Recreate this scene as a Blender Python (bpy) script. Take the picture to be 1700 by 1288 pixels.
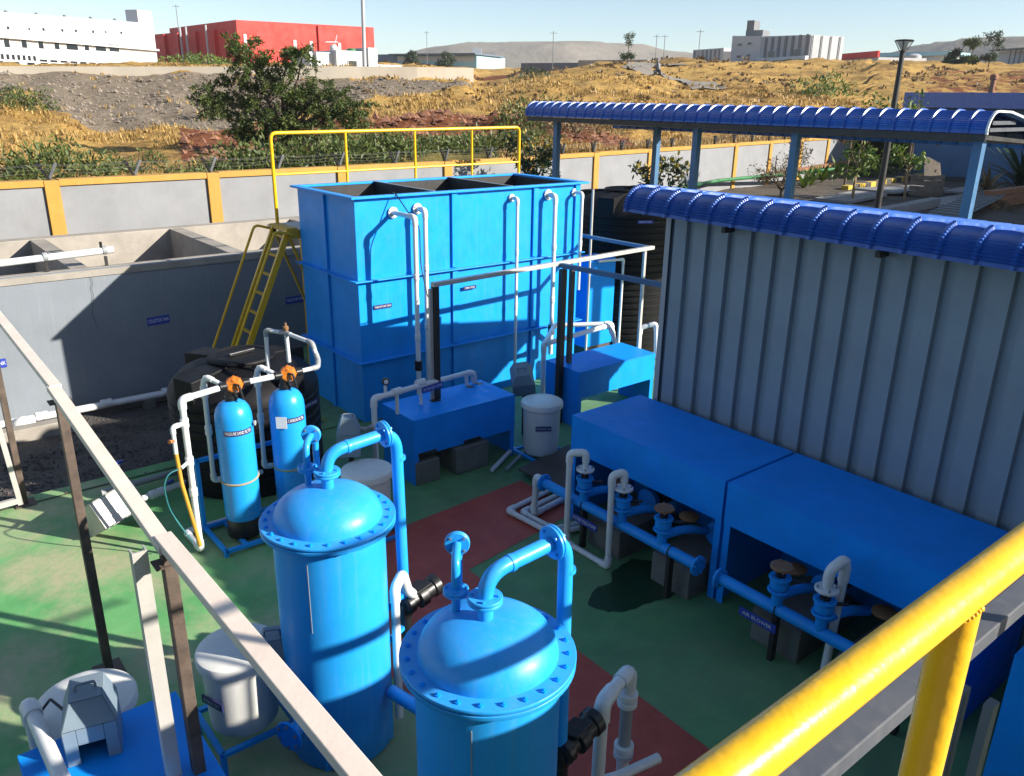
import bpy, bmesh, math, random
from mathutils import Vector as V, Matrix
random.seed(7)
for o in list(bpy.data.objects): bpy.data.objects.remove(o)
S = bpy.context.scene
COL = S.collection
PI = math.pi; rad = math.radians

# ---------------------------------------------------------------- camera
cd = bpy.data.cameras.new('camera'); cam = bpy.data.objects.new('camera', cd); COL.objects.link(cam)
cd.sensor_fit = 'HORIZONTAL'; cd.sensor_width = 36.0; cd.lens = 36.0*1352.52/1700.0
cd.clip_start = 0.05; cd.clip_end = 6000
YAW, PIT, ROL = rad(39.0228), rad(19.5732), rad(.8693)
fw = V((math.sin(YAW)*math.cos(PIT), math.cos(YAW)*math.cos(PIT), -math.sin(PIT)))
r0 = V((math.cos(YAW), -math.sin(YAW), 0)); u0 = r0.cross(fw)
rt = r0*math.cos(ROL)+u0*math.sin(ROL); up = -r0*math.sin(ROL)+u0*math.cos(ROL)
cam.matrix_world = Matrix(((rt.x, up.x, -fw.x, 0), (rt.y, up.y, -fw.y, 0), (rt.z, up.z, -fw.z, 4.2), (0, 0, 0, 1)))
S.camera = cam

# ---------------------------------------------------------------- sky, sun, exposure
SUN_AZ, SUN_EL = rad(144.0), rad(24.5)          # clockwise from +Y
w = bpy.data.worlds.new('World'); S.world = w; w.use_nodes = True
nt = w.node_tree; nt.nodes.clear()
sky = nt.nodes.new('ShaderNodeTexSky'); sky.sky_type = 'NISHITA'; sky.sun_disc = False
sky.sun_elevation = SUN_EL; sky.sun_rotation = SUN_AZ
sky.altitude = 300; sky.air_density = .85; sky.dust_density = .55; sky.ozone_density = 1.0
bg = nt.nodes.new('ShaderNodeBackground'); bg.inputs[1].default_value = 0.088
wo = nt.nodes.new('ShaderNodeOutputWorld')
nt.links.new(sky.outputs[0], bg.inputs[0]); nt.links.new(bg.outputs[0], wo.inputs[0])
sl = bpy.data.lights.new('sun', 'SUN'); sl.energy = 5.0; sl.angle = rad(.55); sl.color = (1.0, .93, .82)
sun = bpy.data.objects.new('sun', sl); COL.objects.link(sun)
sd = V((math.sin(SUN_AZ)*math.cos(SUN_EL), math.cos(SUN_AZ)*math.cos(SUN_EL), math.sin(SUN_EL)))
sun.rotation_euler = sd.to_track_quat('Z', 'Y').to_euler(); sun.location = (20, -20, 30)
S.view_settings.view_transform = 'Standard'; S.view_settings.look = 'None'
S.view_settings.exposure = 1.0; S.view_settings.gamma = 1.0; S.view_settings.use_curve_mapping = False
S.cycles.max_bounces = 4; S.cycles.diffuse_bounces = 2; S.cycles.glossy_bounces = 2; S.cycles.transmission_bounces = 2; S.cycles.volume_bounces = 0
S.cycles.caustics_reflective = False; S.cycles.caustics_refractive = False

# ---------------------------------------------------------------- materials
def new_mat(name):
    m = bpy.data.materials.new(name); m.use_nodes = True
    t = m.node_tree; b = t.nodes['Principled BSDF']; return m, t, b
def N(t, typ, **k):
    n = t.nodes.new(typ)
    for a, v in k.items(): setattr(n, a, v)
    return n
def noise(t, vec, scale, detail=5, rough=.6, dist=0):
    n = N(t, 'ShaderNodeTexNoise'); n.inputs['Scale'].default_value = scale
    n.inputs['Detail'].default_value = detail; n.inputs['Roughness'].default_value = rough
    n.inputs['Distortion'].default_value = dist
    if vec: t.links.new(vec, n.inputs['Vector'])
    return n.outputs['Fac']
def ramp(t, fac, stops):
    r = N(t, 'ShaderNodeValToRGB'); e = r.color_ramp.elements
    while len(e) < len(stops): e.new(.5)
    for el, (p, c) in zip(e, stops):
        el.position = p; el.color = (*c, 1) if not isinstance(c, (int, float)) else (c, c, c, 1)
    t.links.new(fac, r.inputs[0]); return r.outputs[0]
def mixc(t, fac, a, b, typ='MIX'):
    m = N(t, 'ShaderNodeMix', data_type='RGBA', blend_type=typ)
    for s, v in ((m.inputs[0], fac), (m.inputs[6], a), (m.inputs[7], b)):
        if isinstance(v, (int, float)): s.default_value = v
        elif isinstance(v, tuple): s.default_value = (*v, 1)
        else: t.links.new(v, s)
    return m.outputs[2]
def mul(t, a, b):
    m = N(t, 'ShaderNodeMath', operation='MULTIPLY')
    for s, v in zip(m.inputs, (a, b)):
        if isinstance(v, (int, float)): s.default_value = v
        else: t.links.new(v, s)
    return m.outputs[0]
def mapping(t, vec, sc):
    m = N(t, 'ShaderNodeMapping'); m.inputs['Scale'].default_value = sc
    t.links.new(vec, m.inputs['Vector']); return m.outputs[0]
def bump(t, b, h, strength, dist=.02):
    n = N(t, 'ShaderNodeBump'); n.inputs['Strength'].default_value = strength; n.inputs['Distance'].default_value = dist
    t.links.new(h, n.inputs['Height']); t.links.new(n.outputs[0], b.inputs['Normal'])
M = {}
def paint(name, col, rough=.4, var=.12, dust=.15, dustc=(.38, .34, .28), metal=0, bmp=.06, scale=3.0, streak=.1, spec=.5, coat=0, wave=0, scuff=0):
    m, t, b = new_mat(name)
    tc = N(t, 'ShaderNodeTexCoord').outputs['Object']
    n1 = noise(t, tc, scale, 4, .62)
    lo = tuple(c*(1-var) for c in col); hi = tuple(min(1, c*(1+var)) for c in col)
    c = ramp(t, n1, [(.3, lo), (.7, hi)])
    st = noise(t, mapping(t, tc, (9, 9, .5)), 2.2, 3, .65)
    c = mixc(t, mul(t, ramp(t, st, [(.52, 0.0), (.78, 1.0)]), streak), c, dustc)
    n2 = noise(t, tc, scale*2.3, 5, .7)
    geo = N(t, 'ShaderNodeNewGeometry'); sx = N(t, 'ShaderNodeSeparateXYZ'); t.links.new(geo.outputs['Normal'], sx.inputs[0])
    upf = ramp(t, sx.outputs[2], [(.2, .25), (.9, 1.0)])
    c = mixc(t, mul(t, mul(t, ramp(t, n2, [(.35, .2), (.72, 1.0)]), upf), dust), c, dustc)
    if scuff:
        sc = noise(t, mapping(t, tc, (22, 22, 5)), 3.0, 3, .8)
        c = mixc(t, mul(t, ramp(t, sc, [(.68, 0.0), (.73, 1.0)]), scuff), c, tuple(min(1, x*.5+.28) for x in col))
    t.links.new(c, b.inputs['Base Color'])
    rr = ramp(t, n2, [(.3, max(.04, rough-.1)), (.75, min(1, rough+.18))])
    t.links.new(rr, b.inputs['Roughness']); b.inputs['Metallic'].default_value = metal
    b.inputs['Specular IOR Level'].default_value = spec
    if coat: b.inputs['Coat Weight'].default_value = coat; b.inputs['Coat Roughness'].default_value = .12
    if bmp: bump(t, b, noise(t, tc, 45, 2, .6), bmp, .01)
    if wave:
        bn = N(t, 'ShaderNodeBump'); bn.inputs['Strength'].default_value = wave; bn.inputs['Distance'].default_value = .05
        t.links.new(noise(t, tc, 1.7, 1, .5), bn.inputs['Height'])
        src = b.inputs['Normal'].links[0].from_node if b.inputs['Normal'].links else None
        if src: t.links.new(bn.outputs[0], src.inputs['Normal'])
        else: t.links.new(bn.outputs[0], b.inputs['Normal'])
    M[name] = m; return m
paint('tank_blue', (.003, .30, .84), .40, .08, .05, streak=.09, bmp=.06, wave=.22, scuff=.3, spec=.28)
paint('filter_blue', (.014, .34, .86), .36, .07, .08, (.45, .45, .44), streak=.08, bmp=.06, wave=.05, scuff=.3, spec=.4)
paint('cover_blue', (.001, .28, .90), .45, .08, .02, streak=.04, bmp=.05, wave=.25, scuff=.25, spec=.2)
paint('frp_blue', (.012, .32, .80), .28, .04, .05, streak=.03, bmp=.03)
paint('roof_blue', (.006, .085, .40), .30, .1, .05, (.35, .37, .42), streak=.05, bmp=.03, spec=.9)
paint('post_blue', (.05, .15, .30), .45, .1, .12)
paint('yellow', (.84, .47, .004), .30, .07, .12, (.38, .24, .07), streak=.12, bmp=.14, scale=7, scuff=.35)
paint('yellow_old', (.66, .38, .015), .45, .15, .2, (.2, .14, .07), streak=.2, bmp=.1)
paint('wall_yellow', (.46, .235, .03), .7, .1, .22, (.5, .42, .3), streak=.12, bmp=.2)
paint('wall_grey', (.235, .242, .255), .8, .12, .25, (.34, .325, .30), streak=.2, bmp=.25, scale=1.3)
paint('basin_grey', (.20, .228, .26), .8, .10, .25, (.36, .35, .33), streak=.25, bmp=.25, scale=1.1)
paint('concrete', (.33, .30, .26), .85, .2, .3, (.25, .22, .18), streak=.15, bmp=.5, scale=2.0)
paint('plinth', (.16, .155, .14), .9, .25, .3, (.12, .10, .08), streak=.2, bmp=.5)
paint('pvc', (.74, .75, .75), .33, .06, .12, (.42, .38, .32), streak=.16, bmp=.03, scale=6)
paint('pvc_grey', (.30, .32, .33), .45, .1, .15, streak=.1)
paint('drum_white', (.74, .74, .70), .42, .06, .12, (.45, .40, .32), streak=.1, bmp=.05)
paint('black_plastic', (.012, .012, .013), .36, .2, .04, (.12, .11, .10), streak=.015, bmp=.05)
paint('tank_black', (.006, .006, .007), .55, .25, .03, (.09, .085, .08), streak=.0, bmp=.08, spec=.22)
paint('black_steel', (.02, .019, .018), .5, .3, .2, (.15, .11, .08), streak=.15)
paint('rust_steel', (.09, .065, .05), .6, .4, .3, (.16, .12, .09), streak=.3, bmp=.2, scale=8)
paint('galv', (.52, .50, .47), .42, .1, .2, (.55, .45, .36), metal=.25, streak=.15, bmp=.1)
paint('beam_pale', (.80, .68, .58), .5, .08, .3, (.6, .48, .38), streak=.1, bmp=.1)
paint('beam_dull', (.075, .083, .10), .5, .1, .1, streak=.1)
paint('hood_grey', (.20, .27, .33), .45, .06, .1, streak=.08, metal=.15)
paint('shed_wall', (.22, .285, .345), .5, .06, .1, (.4, .38, .34), streak=.12, bmp=.04)
paint('plate_brown', (.07, .055, .045), .55, .25, .25, (.16, .13, .1), bmp=.2)
paint('brown_flange', (.26, .13, .055), .55, .2, .1)
paint('bolt', (.30, .31, .32), .45, .2, .2, (.2, .12, .06), metal=.6)
paint('sign_blue', (.02, .05, .35), .4, .05, .05)
paint('sign_dark', (.02, .025, .12), .4, .05, .05)
paint('letter_white', (.75, .76, .78), .5, .03, .05, bmp=0)
paint('rope', (.40, .31, .17), .85, .2, .1, bmp=.4)
paint('orange_valve', (.60, .16, .01), .25, .75, .05, coat=.6, scale=22)
paint('orange_hose', (.62, .30, .03), .5, .1, .05)
paint('teal_hose', (.02, .18, .20), .5, .1, .05)
paint('tank_inside', (.022, .022, .024), .6, .3, .3, (.07, .06, .05), streak=.3)
paint('white_build', (.50, .505, .52), .8, .06, .1, (.5, .48, .45), streak=.12, bmp=.1, scale=.3)
paint('white_build_b', (.58, .60, .62), .8, .06, .1, (.5, .48, .45), streak=.1, bmp=.1, scale=.3)
paint('red_build', (.52, .018, .008), .6, .05, .03, streak=.04, bmp=.02, scale=.3)
paint('sheet_pale', (.38, .40, .43), .55, .05, .1, streak=.1, scale=.3)
paint('sheet_dark', (.16, .17, .18), .6, .1, .1, scale=.4)
paint('sheet_lightblue', (.30, .52, .60), .6, .06, .1, scale=.3)
paint('roof_dark', (.10, .14, .20), .6, .1, .1, scale=.3)
paint('plaster_tan', (.36, .32, .26), .85, .12, .2, scale=.3, streak=.2)
paint('bark', (.13, .095, .065), .9, .3, .1, bmp=.6, scale=8)
paint('bark_pale', (.26, .18, .10), .9, .3, .1, bmp=.5, scale=8)
paint('kerb_yellow', (.60, .40, .03), .7, .15, .3, streak=.2)
paint('kerb_black', (.03, .03, .03), .7, .2, .3)
paint('green_pipe', (.02, .16, .05), .45, .1, .15)
paint('planks', (.20, .16, .12), .85, .3, .2, bmp=.4)
paint('slab_grey', (.26, .26, .26), .85, .2, .3, bmp=.4)
paint('terracotta', (.30, .13, .06), .8, .15, .2)
paint('lamp_glass', (.72, .73, .74), .2, .05, .1)
def glass(name, col=(.02, .025, .03)):
    m, t, b = new_mat(name); b.inputs['Base Color'].default_value = (*col, 1); b.inputs['Roughness'].default_value = .12
    M[name] = m
glass('pane_dark')
def leafmat(name, c0, c1, trans=.25):
    m, t, b = new_mat(name)
    g = N(t, 'ShaderNodeNewGeometry')
    c = ramp(t, g.outputs['Random Per Island'], [(0, c0), (.55, tuple((x+y)/2 for x, y in zip(c0, c1))), (1, c1)])
    tc = N(t, 'ShaderNodeTexCoord').outputs['Object']
    c = mixc(t, ramp(t, noise(t, tc, 1.6, 3), [(.35, 0.0), (.7, .5)]), c, tuple(x*.55 for x in c0))
    t.links.new(c, b.inputs['Base Color']); b.inputs['Roughness'].default_value = .55
    tr = N(t, 'ShaderNodeBsdfTranslucent'); t.links.new(c, tr.inputs[0])
    mx = N(t, 'ShaderNodeMixShader'); mx.inputs[0].default_value = trans
    t.links.new(b.outputs[0], mx.inputs[1]); t.links.new(tr.outputs[0], mx.inputs[2])
    t.links.new(mx.outputs[0], t.nodes['Material Output'].inputs[0]); M[name] = m
leafmat('leaf_tree', (.03, .065, .014), (.15, .18, .03))
leafmat('leaf_bush', (.06, .10, .02), (.17, .20, .05))
leafmat('leaf_fresh', (.05, .12, .015), (.20, .26, .03))
leafmat('leaf_flower', (.30, .22, .02), (.42, .36, .05))
leafmat('leaf_dark', (.012, .035, .015), (.035, .07, .025))
leafmat('leaf_far', (.035, .06, .025), (.07, .10, .04))
leafmat('leaf_dry', (.16, .11, .05), (.30, .22, .10))
leafmat('leaf_scrub', (.09, .06, .025), (.22, .14, .06))
leafmat('grass_dry', (.33, .20, .06), (.58, .39, .12), .2)
leafmat('grass_green', (.06, .10, .02), (.17, .19, .05), .2)

def floor_mats():
    m, t, b = new_mat('floor_green')
    tc = N(t, 'ShaderNodeTexCoord').outputs['Object']
    g = ramp(t, noise(t, tc, 2.2, 8, .65), [(.3, (.085, .29, .10)), (.5, (.12, .37, .125)), (.72, (.17, .43, .16))])
    sxx = N(t, 'ShaderNodeSeparateXYZ'); t.links.new(tc, sxx.inputs[0])
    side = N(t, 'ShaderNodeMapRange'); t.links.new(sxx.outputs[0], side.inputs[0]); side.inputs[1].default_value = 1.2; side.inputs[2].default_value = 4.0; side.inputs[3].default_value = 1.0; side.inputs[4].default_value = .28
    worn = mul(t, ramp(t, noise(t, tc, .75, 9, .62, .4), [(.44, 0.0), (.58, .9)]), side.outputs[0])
    fine = ramp(t, noise(t, tc, 14, 6, .7), [(.3, .55), (.6, 1.0)])
    c = mixc(t, mul(t, worn, fine), g, (.44, .40, .25))
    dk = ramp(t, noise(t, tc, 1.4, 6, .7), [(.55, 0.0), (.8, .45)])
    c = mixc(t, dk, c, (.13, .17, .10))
    gm = N(t, 'ShaderNodeMapRange'); t.links.new(sxx.outputs[0], gm.inputs[0]); gm.inputs[1].default_value = 2.6; gm.inputs[2].default_value = 4.6; gm.inputs[3].default_value = 0.0; gm.inputs[4].default_value = .55  # shade of the right-hand floor put into its colour as darker grey-green
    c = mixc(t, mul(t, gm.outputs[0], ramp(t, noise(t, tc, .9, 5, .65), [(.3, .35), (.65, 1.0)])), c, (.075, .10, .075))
    sp = ramp(t, noise(t, tc, 60, 2, .5), [(.70, 0.0), (.76, .6)])
    c = mixc(t, sp, c, (.08, .08, .05))
    vo = N(t, 'ShaderNodeTexVoronoi', feature='DISTANCE_TO_EDGE'); vo.inputs['Scale'].default_value = .55
    dv = N(t, 'ShaderNodeMix', data_type='VECTOR'); dv.inputs[0].default_value = .22; t.links.new(tc, dv.inputs[4])
    nv = N(t, 'ShaderNodeTexNoise'); nv.inputs['Scale'].default_value = 2.5; nv.inputs['Detail'].default_value = 4; t.links.new(tc, nv.inputs['Vector']); t.links.new(nv.outputs['Color'], dv.inputs[5])
    t.links.new(dv.outputs[1], vo.inputs['Vector'])
    c = mixc(t, ramp(t, vo.outputs['Distance'], [(.0, .16), (.004, 0.0)]), c, (.05, .06, .04))
    scf = noise(t, mapping(t, tc, (2.5, 9, 1)), 3.0, 4, .75)
    c = mixc(t, ramp(t, scf, [(.64, 0.0), (.72, .45)]), c, (.30, .33, .22))
    t.links.new(c, b.inputs['Base Color'])
    t.links.new(ramp(t, noise(t, tc, 5, 4), [(.3, .45), (.7, .8)]), b.inputs['Roughness'])
    bump(t, b, noise(t, tc, 30, 6, .65), .25, .01); M['floor_green'] = m
    m, t, b = new_mat('floor_red')
    tc = N(t, 'ShaderNodeTexCoord').outputs['Object']
    c = ramp(t, noise(t, tc, 3, 8, .7), [(.3, (.38, .052, .034)), (.7, (.54, .10, .062))])
    c = mixc(t, ramp(t, noise(t, tc, 18, 5, .7), [(.55, 0.0), (.8, .5)]), c, (.36, .20, .14))
    t.links.new(c, b.inputs['Base Color']); b.inputs['Roughness'].default_value = .6
    bump(t, b, noise(t, tc, 40, 6, .65), .3, .01); M['floor_red'] = m
    m, t, b = new_mat('gravel')
    tc = N(t, 'ShaderNodeTexCoord').outputs['Object']
    vo = N(t, 'ShaderNodeTexVoronoi'); vo.inputs['Scale'].default_value = 28; t.links.new(tc, vo.inputs['Vector'])
    c = ramp(t, noise(t, tc, 2.5, 6), [(.3, (.055, .05, .047)), (.7, (.12, .105, .095))])
    c = mixc(t, .5, c, mixc(t, .5, c, vo.outputs['Color'], 'MULTIPLY'))
    t.links.new(c, b.inputs['Base Color']); b.inputs['Roughness'].default_value = .9
    bump(t, b, vo.outputs['Distance'], .8, .03); M['gravel'] = m
    m, t, b = new_mat('water_puddle')
    b.inputs['Base Color'].default_value = (.016, .055, .022, 1); b.inputs['Roughness'].default_value = .32
    M['water_puddle'] = m
floor_mats()
def terrain_mat():
    m, t, b = new_mat('terrain')
    tc = N(t, 'ShaderNodeTexCoord').outputs['Object']
    at = N(t, 'ShaderNodeAttribute', attribute_name='mask'); sp = N(t, 'ShaderNodeSeparateColor'); t.links.new(at.outputs['Color'], sp.inputs[0])
    g = ramp(t, noise(t, tc, .35, 6, .68, .5), [(.25, (.24, .135, .045)), (.45, (.46, .28, .085)), (.6, (.55, .355, .115)), (.8, (.40, .25, .09))])
    scr = ramp(t, noise(t, mapping(t, tc, (1, 1, 2.5)), .55, 5, .7), [(.54, 0.0), (.66, .8)])
    g = mixc(t, scr, g, (.15, .095, .045))
    g = mixc(t, ramp(t, noise(t, mapping(t, tc, (1, 1, 3)), .16, 6, .72), [(.52, 0.0), (.62, .7)]), g, (.20, .115, .05))
    g = mixc(t, ramp(t, noise(t, tc, 6, 4, .7), [(.5, 0.0), (.75, .6)]), g, (.14, .09, .04))
    red = ramp(t, noise(t, tc, 1.2, 6, .72), [(.25, (.10, .035, .018)), (.5, (.20, .075, .035)), (.75, (.30, .14, .075))])
    rub = ramp(t, noise(t, tc, 2.5, 6, .75), [(.25, (.14, .11, .08)), (.5, (.23, .185, .135)), (.75, (.32, .27, .21))])
    def mk(ch):
        a = N(t, 'ShaderNodeMath', operation='ADD'); t.links.new(ch, a.inputs[0])
        t.links.new(noise(t, tc, .6, 4, .7), a.inputs[1]); return ramp(t, a.outputs[0], [(.90, 0.0), (1.08, 1.0)])
    c = mixc(t, mk(sp.outputs[1]), g, rub); c = mixc(t, mk(sp.outputs[0]), c, red)
    c = mixc(t, mul(t, mk(sp.outputs[2]), .7), c, (.10, .12, .035))
    t.links.new(c, b.inputs['Base Color']); b.inputs['Roughness'].default_value = .95; b.inputs['Specular IOR Level'].default_value = .1
    bump(t, b, noise(t, tc, 2.2, 6, .75), .9, .25); M['terrain'] = m
terrain_mat()
def plain(name, c0, c1, scale, rough=.9, bm=.4, dist=.1):
    m, t, b = new_mat(name); tc = N(t, 'ShaderNodeTexCoord').outputs['Object']
    t.links.new(ramp(t, noise(t, tc, scale, 8, .7), [(.3, c0), (.7, c1)]), b.inputs['Base Color'])
    b.inputs['Roughness'].default_value = rough; bump(t, b, noise(t, tc, scale*4, 8, .7), bm, dist); M[name] = m
plain('soil', (.05, .04, .03), (.12, .095, .07), 1.5)
plain('hill', (.17, .15, .12), (.30, .26, .21), .02, bm=.5, dist=3)
plain('road', (.20, .18, .15), (.28, .25, .21), .6)
plain('rock', (.13, .10, .075), (.30, .25, .20), .8)
plain('rock_red', (.14, .055, .03), (.34, .17, .10), .8)

# ---------------------------------------------------------------- mesh helpers
def perp(d):
    a = V((0, 0, 1)) if abs(d.z) < .9 else V((1, 0, 0))
    u = d.cross(a).normalized(); return u, d.cross(u).normalized()
class MB:
    def __init__(s): s.v = []; s.f = []
    def add(s, vs, fs):
        k = len(s.v); s.v += [V(p) for p in vs]; s.f += [tuple(i+k for i in f) for f in fs]; return s
    def box(s, x0, x1, y0, y1, z0, z1):
        return s.add([(x0,y0,z0),(x1,y0,z0),(x1,y1,z0),(x0,y1,z0),(x0,y0,z1),(x1,y0,z1),(x1,y1,z1),(x0,y1,z1)],
                     [(0,3,2,1),(4,5,6,7),(0,1,5,4),(1,2,6,5),(2,3,7,6),(3,0,4,7)])
    def obox(s, c, a, b, h):                       # centre and three half-axes
        c, a, b, h = V(c), V(a), V(b), V(h)
        if a.cross(b).dot(h) < 0: b = -b
        return s.add([c-a-b-h, c+a-b-h, c+a+b-h, c-a+b-h, c-a-b+h, c+a-b+h, c+a+b+h, c-a+b+h],
                     [(0,3,2,1),(4,5,6,7),(0,1,5,4),(1,2,6,5),(2,3,7,6),(3,0,4,7)])
    def bar(s, p, q, wd, ht, upv=(0, 0, 1)):
        p, q = V(p), V(q); d = (q-p).normalized(); sd_ = d.cross(V(upv)).normalized(); u = sd_.cross(d)
        return s.obox((p+q)/2, (q-p)/2, sd_*wd/2, u*ht/2)
    def tube(s, pts, r, n=10, caps=True):
        pts = [V(p) for p in pts]; rs = r if isinstance(r, (list, tuple)) else [r]*len(pts)
        k = len(s.v); u = None
        for i, p in enumerate(pts):
            d = (pts[min(i+1, len(pts)-1)]-pts[max(i-1, 0)]).normalized()
            if u is None: u, w_ = perp(d)
            else:
                u = (u-d*u.dot(d)); u = u.normalized() if u.length > 1e-6 else perp(d)[0]; w_ = d.cross(u)
            for j in range(n):
                a = 2*PI*j/n; s.v.append(p+(u*math.cos(a)+w_*math.sin(a))*rs[i])
        for i in range(len(pts)-1):
            for j in range(n):
                a = k+i*n+j; b = k+i*n+(j+1) % n; s.f.append((a, b, b+n, a+n))
        if caps:
            s.f.append(tuple(k+j for j in range(n))[::-1]); e = k+(len(pts)-1)*n; s.f.append(tuple(e+j for j in range(n)))
        return s
    def lathe(s, prof, c, n=32, ax=(0, 0, 1)):
        c, ax = V(c), V(ax).normalized(); u, w_ = perp(ax); w_ = ax.cross(u); k = len(s.v)
        for r, z in prof:
            for j in range(n):
                a = 2*PI*j/n; s.v.append(c+ax*z+(u*math.cos(a)+w_*math.sin(a))*max(r, 1e-4))
        for i in range(len(prof)-1):
            for j in range(n):
                a = k+i*n+j; b = k+i*n+(j+1) % n; s.f.append((a, b, b+n, a+n))
        s.f.append(tuple(k+j for j in range(n))[::-1]); e = k+(len(prof)-1)*n; s.f.append(tuple(e+j for j in range(n)))
        return s
    def disc(s, c, ax, r, th, n=24):
        return s.lathe([(r-.004, -th/2), (r, -th/2+.004), (r, th/2-.004), (r-.004, th/2)], c, n, ax)
    def prism(s, poly, vec):
        n = len(poly); vec = V(vec); p = [V(q) for q in poly]
        nrm = V((0, 0, 0))
        for i in range(n): nrm += p[i].cross(p[(i+1) % n])
        if nrm.dot(vec) < 0: p.reverse()
        return s.add(p+[q+vec for q in p], [tuple(range(n))[::-1], tuple(range(n, 2*n))]+[(i, (i+1) % n, (i+1) % n+n, i+n) for i in range(n)])
    def build(s, name, mat, parent=None, smooth=38, bev=0, off=None):
        o_ = V(off) if off is not None else V((0, 0, 0))
        if parent:
            r = parent
            while r.parent: r = r.parent
            o_ = r.location
        me = bpy.data.meshes.new(name); me.from_pydata([tuple(p-o_) for p in s.v], [], s.f); me.update()
        if smooth:
            me.polygons.foreach_set('use_smooth', [True]*len(me.polygons)); me.set_sharp_from_angle(angle=rad(smooth))
        me.materials.append(M[mat]); o = bpy.data.objects.new(name, me); COL.objects.link(o)
        if parent: o.parent = parent
        else: o.location = o_
        if bev:
            b = o.modifiers.new('bevel', 'BEVEL'); b.width = bev; b.segments = 2; b.limit_method = 'ANGLE'; b.angle_limit = rad(40)
            b.harden_normals = False
        return o
def fillet(pts, rr, n=6):
    pts = [V(p) for p in pts]; out = [pts[0]]
    for a, b, c in zip(pts, pts[1:], pts[2:]):
        d1 = (a-b); d2 = (c-b); l = min(rr, d1.length*.48, d2.length*.48); p = b+d1.normalized()*l; q = b+d2.normalized()*l
        for i in range(n+1):
            t_ = i/n; out.append(p*(1-t_)**2+b*2*t_*(1-t_)+q*t_*t_)
    out.append(pts[-1]); return out
def tag(o, label, cat, group=None):
    o['label'] = label; o['category'] = cat
    if group: o['group'] = group
    return o
def thing(name, label, cat, loc, group=None):
    o = bpy.data.objects.new(name, None); COL.objects.link(o); o.location = loc; o.empty_display_size = .1
    return tag(o, label, cat, group)
def struct(o): o['kind'] = 'structure'; return o
def stuff(o): o['kind'] = 'stuff'; return o
def copy_tree(o, parent=None, loc=None):
    c = o.copy(); COL.objects.link(c); c.parent = parent
    if loc is not None: c.location = loc
    for ch in o.children: copy_tree(ch, c)
    return c
def share(o, parent, delta):                   # one more piece with the same mesh
    c = o.copy(); COL.objects.link(c); c.parent = parent; c.location = V(o.location)+V(delta); return c
def text_mesh(s, size):
    cu = bpy.data.curves.new('lettering', 'FONT'); cu.body = s; cu.size = size; cu.align_x = 'CENTER'; cu.align_y = 'CENTER'; cu.resolution_u = 2
    ob = bpy.data.objects.new('lettering', cu); me = bpy.data.meshes.new_from_object(ob)
    bpy.data.objects.remove(ob); bpy.data.curves.remove(cu); me.name = 'lettering'; return me
def sign(parent, c, right, upv, wd, ht, s, plate='sign_blue', size=None):
    c, right, upv = V(c), V(right).normalized(), V(upv).normalized(); nrm = right.cross(upv)
    p = MB().obox(c, right*wd/2, upv*ht/2, nrm*.004).build('sign_plate', plate, parent, 0)
    me = text_mesh(s, size or ht*.62)
    r = parent
    while r.parent: r = r.parent
    xs = [v.co.x for v in me.vertices]; k = min(1, wd*.92/max(1e-3, max(xs)-min(xs)))
    for v in me.vertices: v.co = c+right*v.co.x*k+upv*v.co.y+nrm*.006-r.location
    me.materials.append(M['letter_white']); o = bpy.data.objects.new('lettering', me); COL.objects.link(o); o.parent = p
    return p
def pipe_run(name, label, pts, r, mat='pvc', fr=None, fit=True, group=None, cat='pipe', parent=None, n=10, fmat=None):
    """pipe with socket elbows at its corners"""
    root = parent
    if parent is None:
        lo = min(pts, key=lambda p: p[2]); root = thing(name, label, cat, lo, group)
    fr = fr or r*1.6
    MB().tube(fillet(pts, fr), r, n).build('pipe', mat, root, 50)
    if fit:
        P_ = [V(p) for p in pts]
        for a, b, c in zip(P_, P_[1:], P_[2:]):
            l = r*3.2; p = b+(a-b).normalized()*min(l, (a-b).length*.9); q = b+(c-b).normalized()*min(l, (c-b).length*.9)
            if abs((a-b).normalized().dot((c-b).normalized())) > .97: continue
            MB().tube(fillet([p, b, q], fr), r*1.24, n).build('elbow', fmat or mat, root, 50)
    return root
def coupling(root, p, ax, r, l, mat='pvc', name='coupling'):
    ax = V(ax).normalized()
    return MB().lathe([(r*.9, -l/2), (r, -l/2+.006), (r, -l*.12), (r*.93, -l*.1), (r*.93, l*.1), (r, l*.12), (r, l/2-.006), (r*.9, l/2)], p, 14, ax).build(name, mat, root, 40)
def flange(root, p, ax, r, th, mat, nb=4, name='flange', pair=False, bmat='bolt'):
    ax = V(ax).normalized(); p = V(p)
    fo = MB()
    if pair: fo.disc(p-ax*th*.55, ax, r, th); fo.disc(p+ax*th*.55, ax, r, th)
    else: fo.disc(p, ax, r, th)
    f_ = fo.build(name, mat, root, 40)
    u, w_ = perp(ax); b = MB(); h = th*(1.4 if pair else .9)+.006
    for i in range(nb):
        a = 2*PI*(i+.5)/nb; q = p+(u*math.cos(a)+w_*math.sin(a))*r*.76
        b.lathe([(r*.10, -h), (r*.10, h)], q, 6, ax)
    stuff(b.build('bolts', bmat, f_, 0)); return f_
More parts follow.
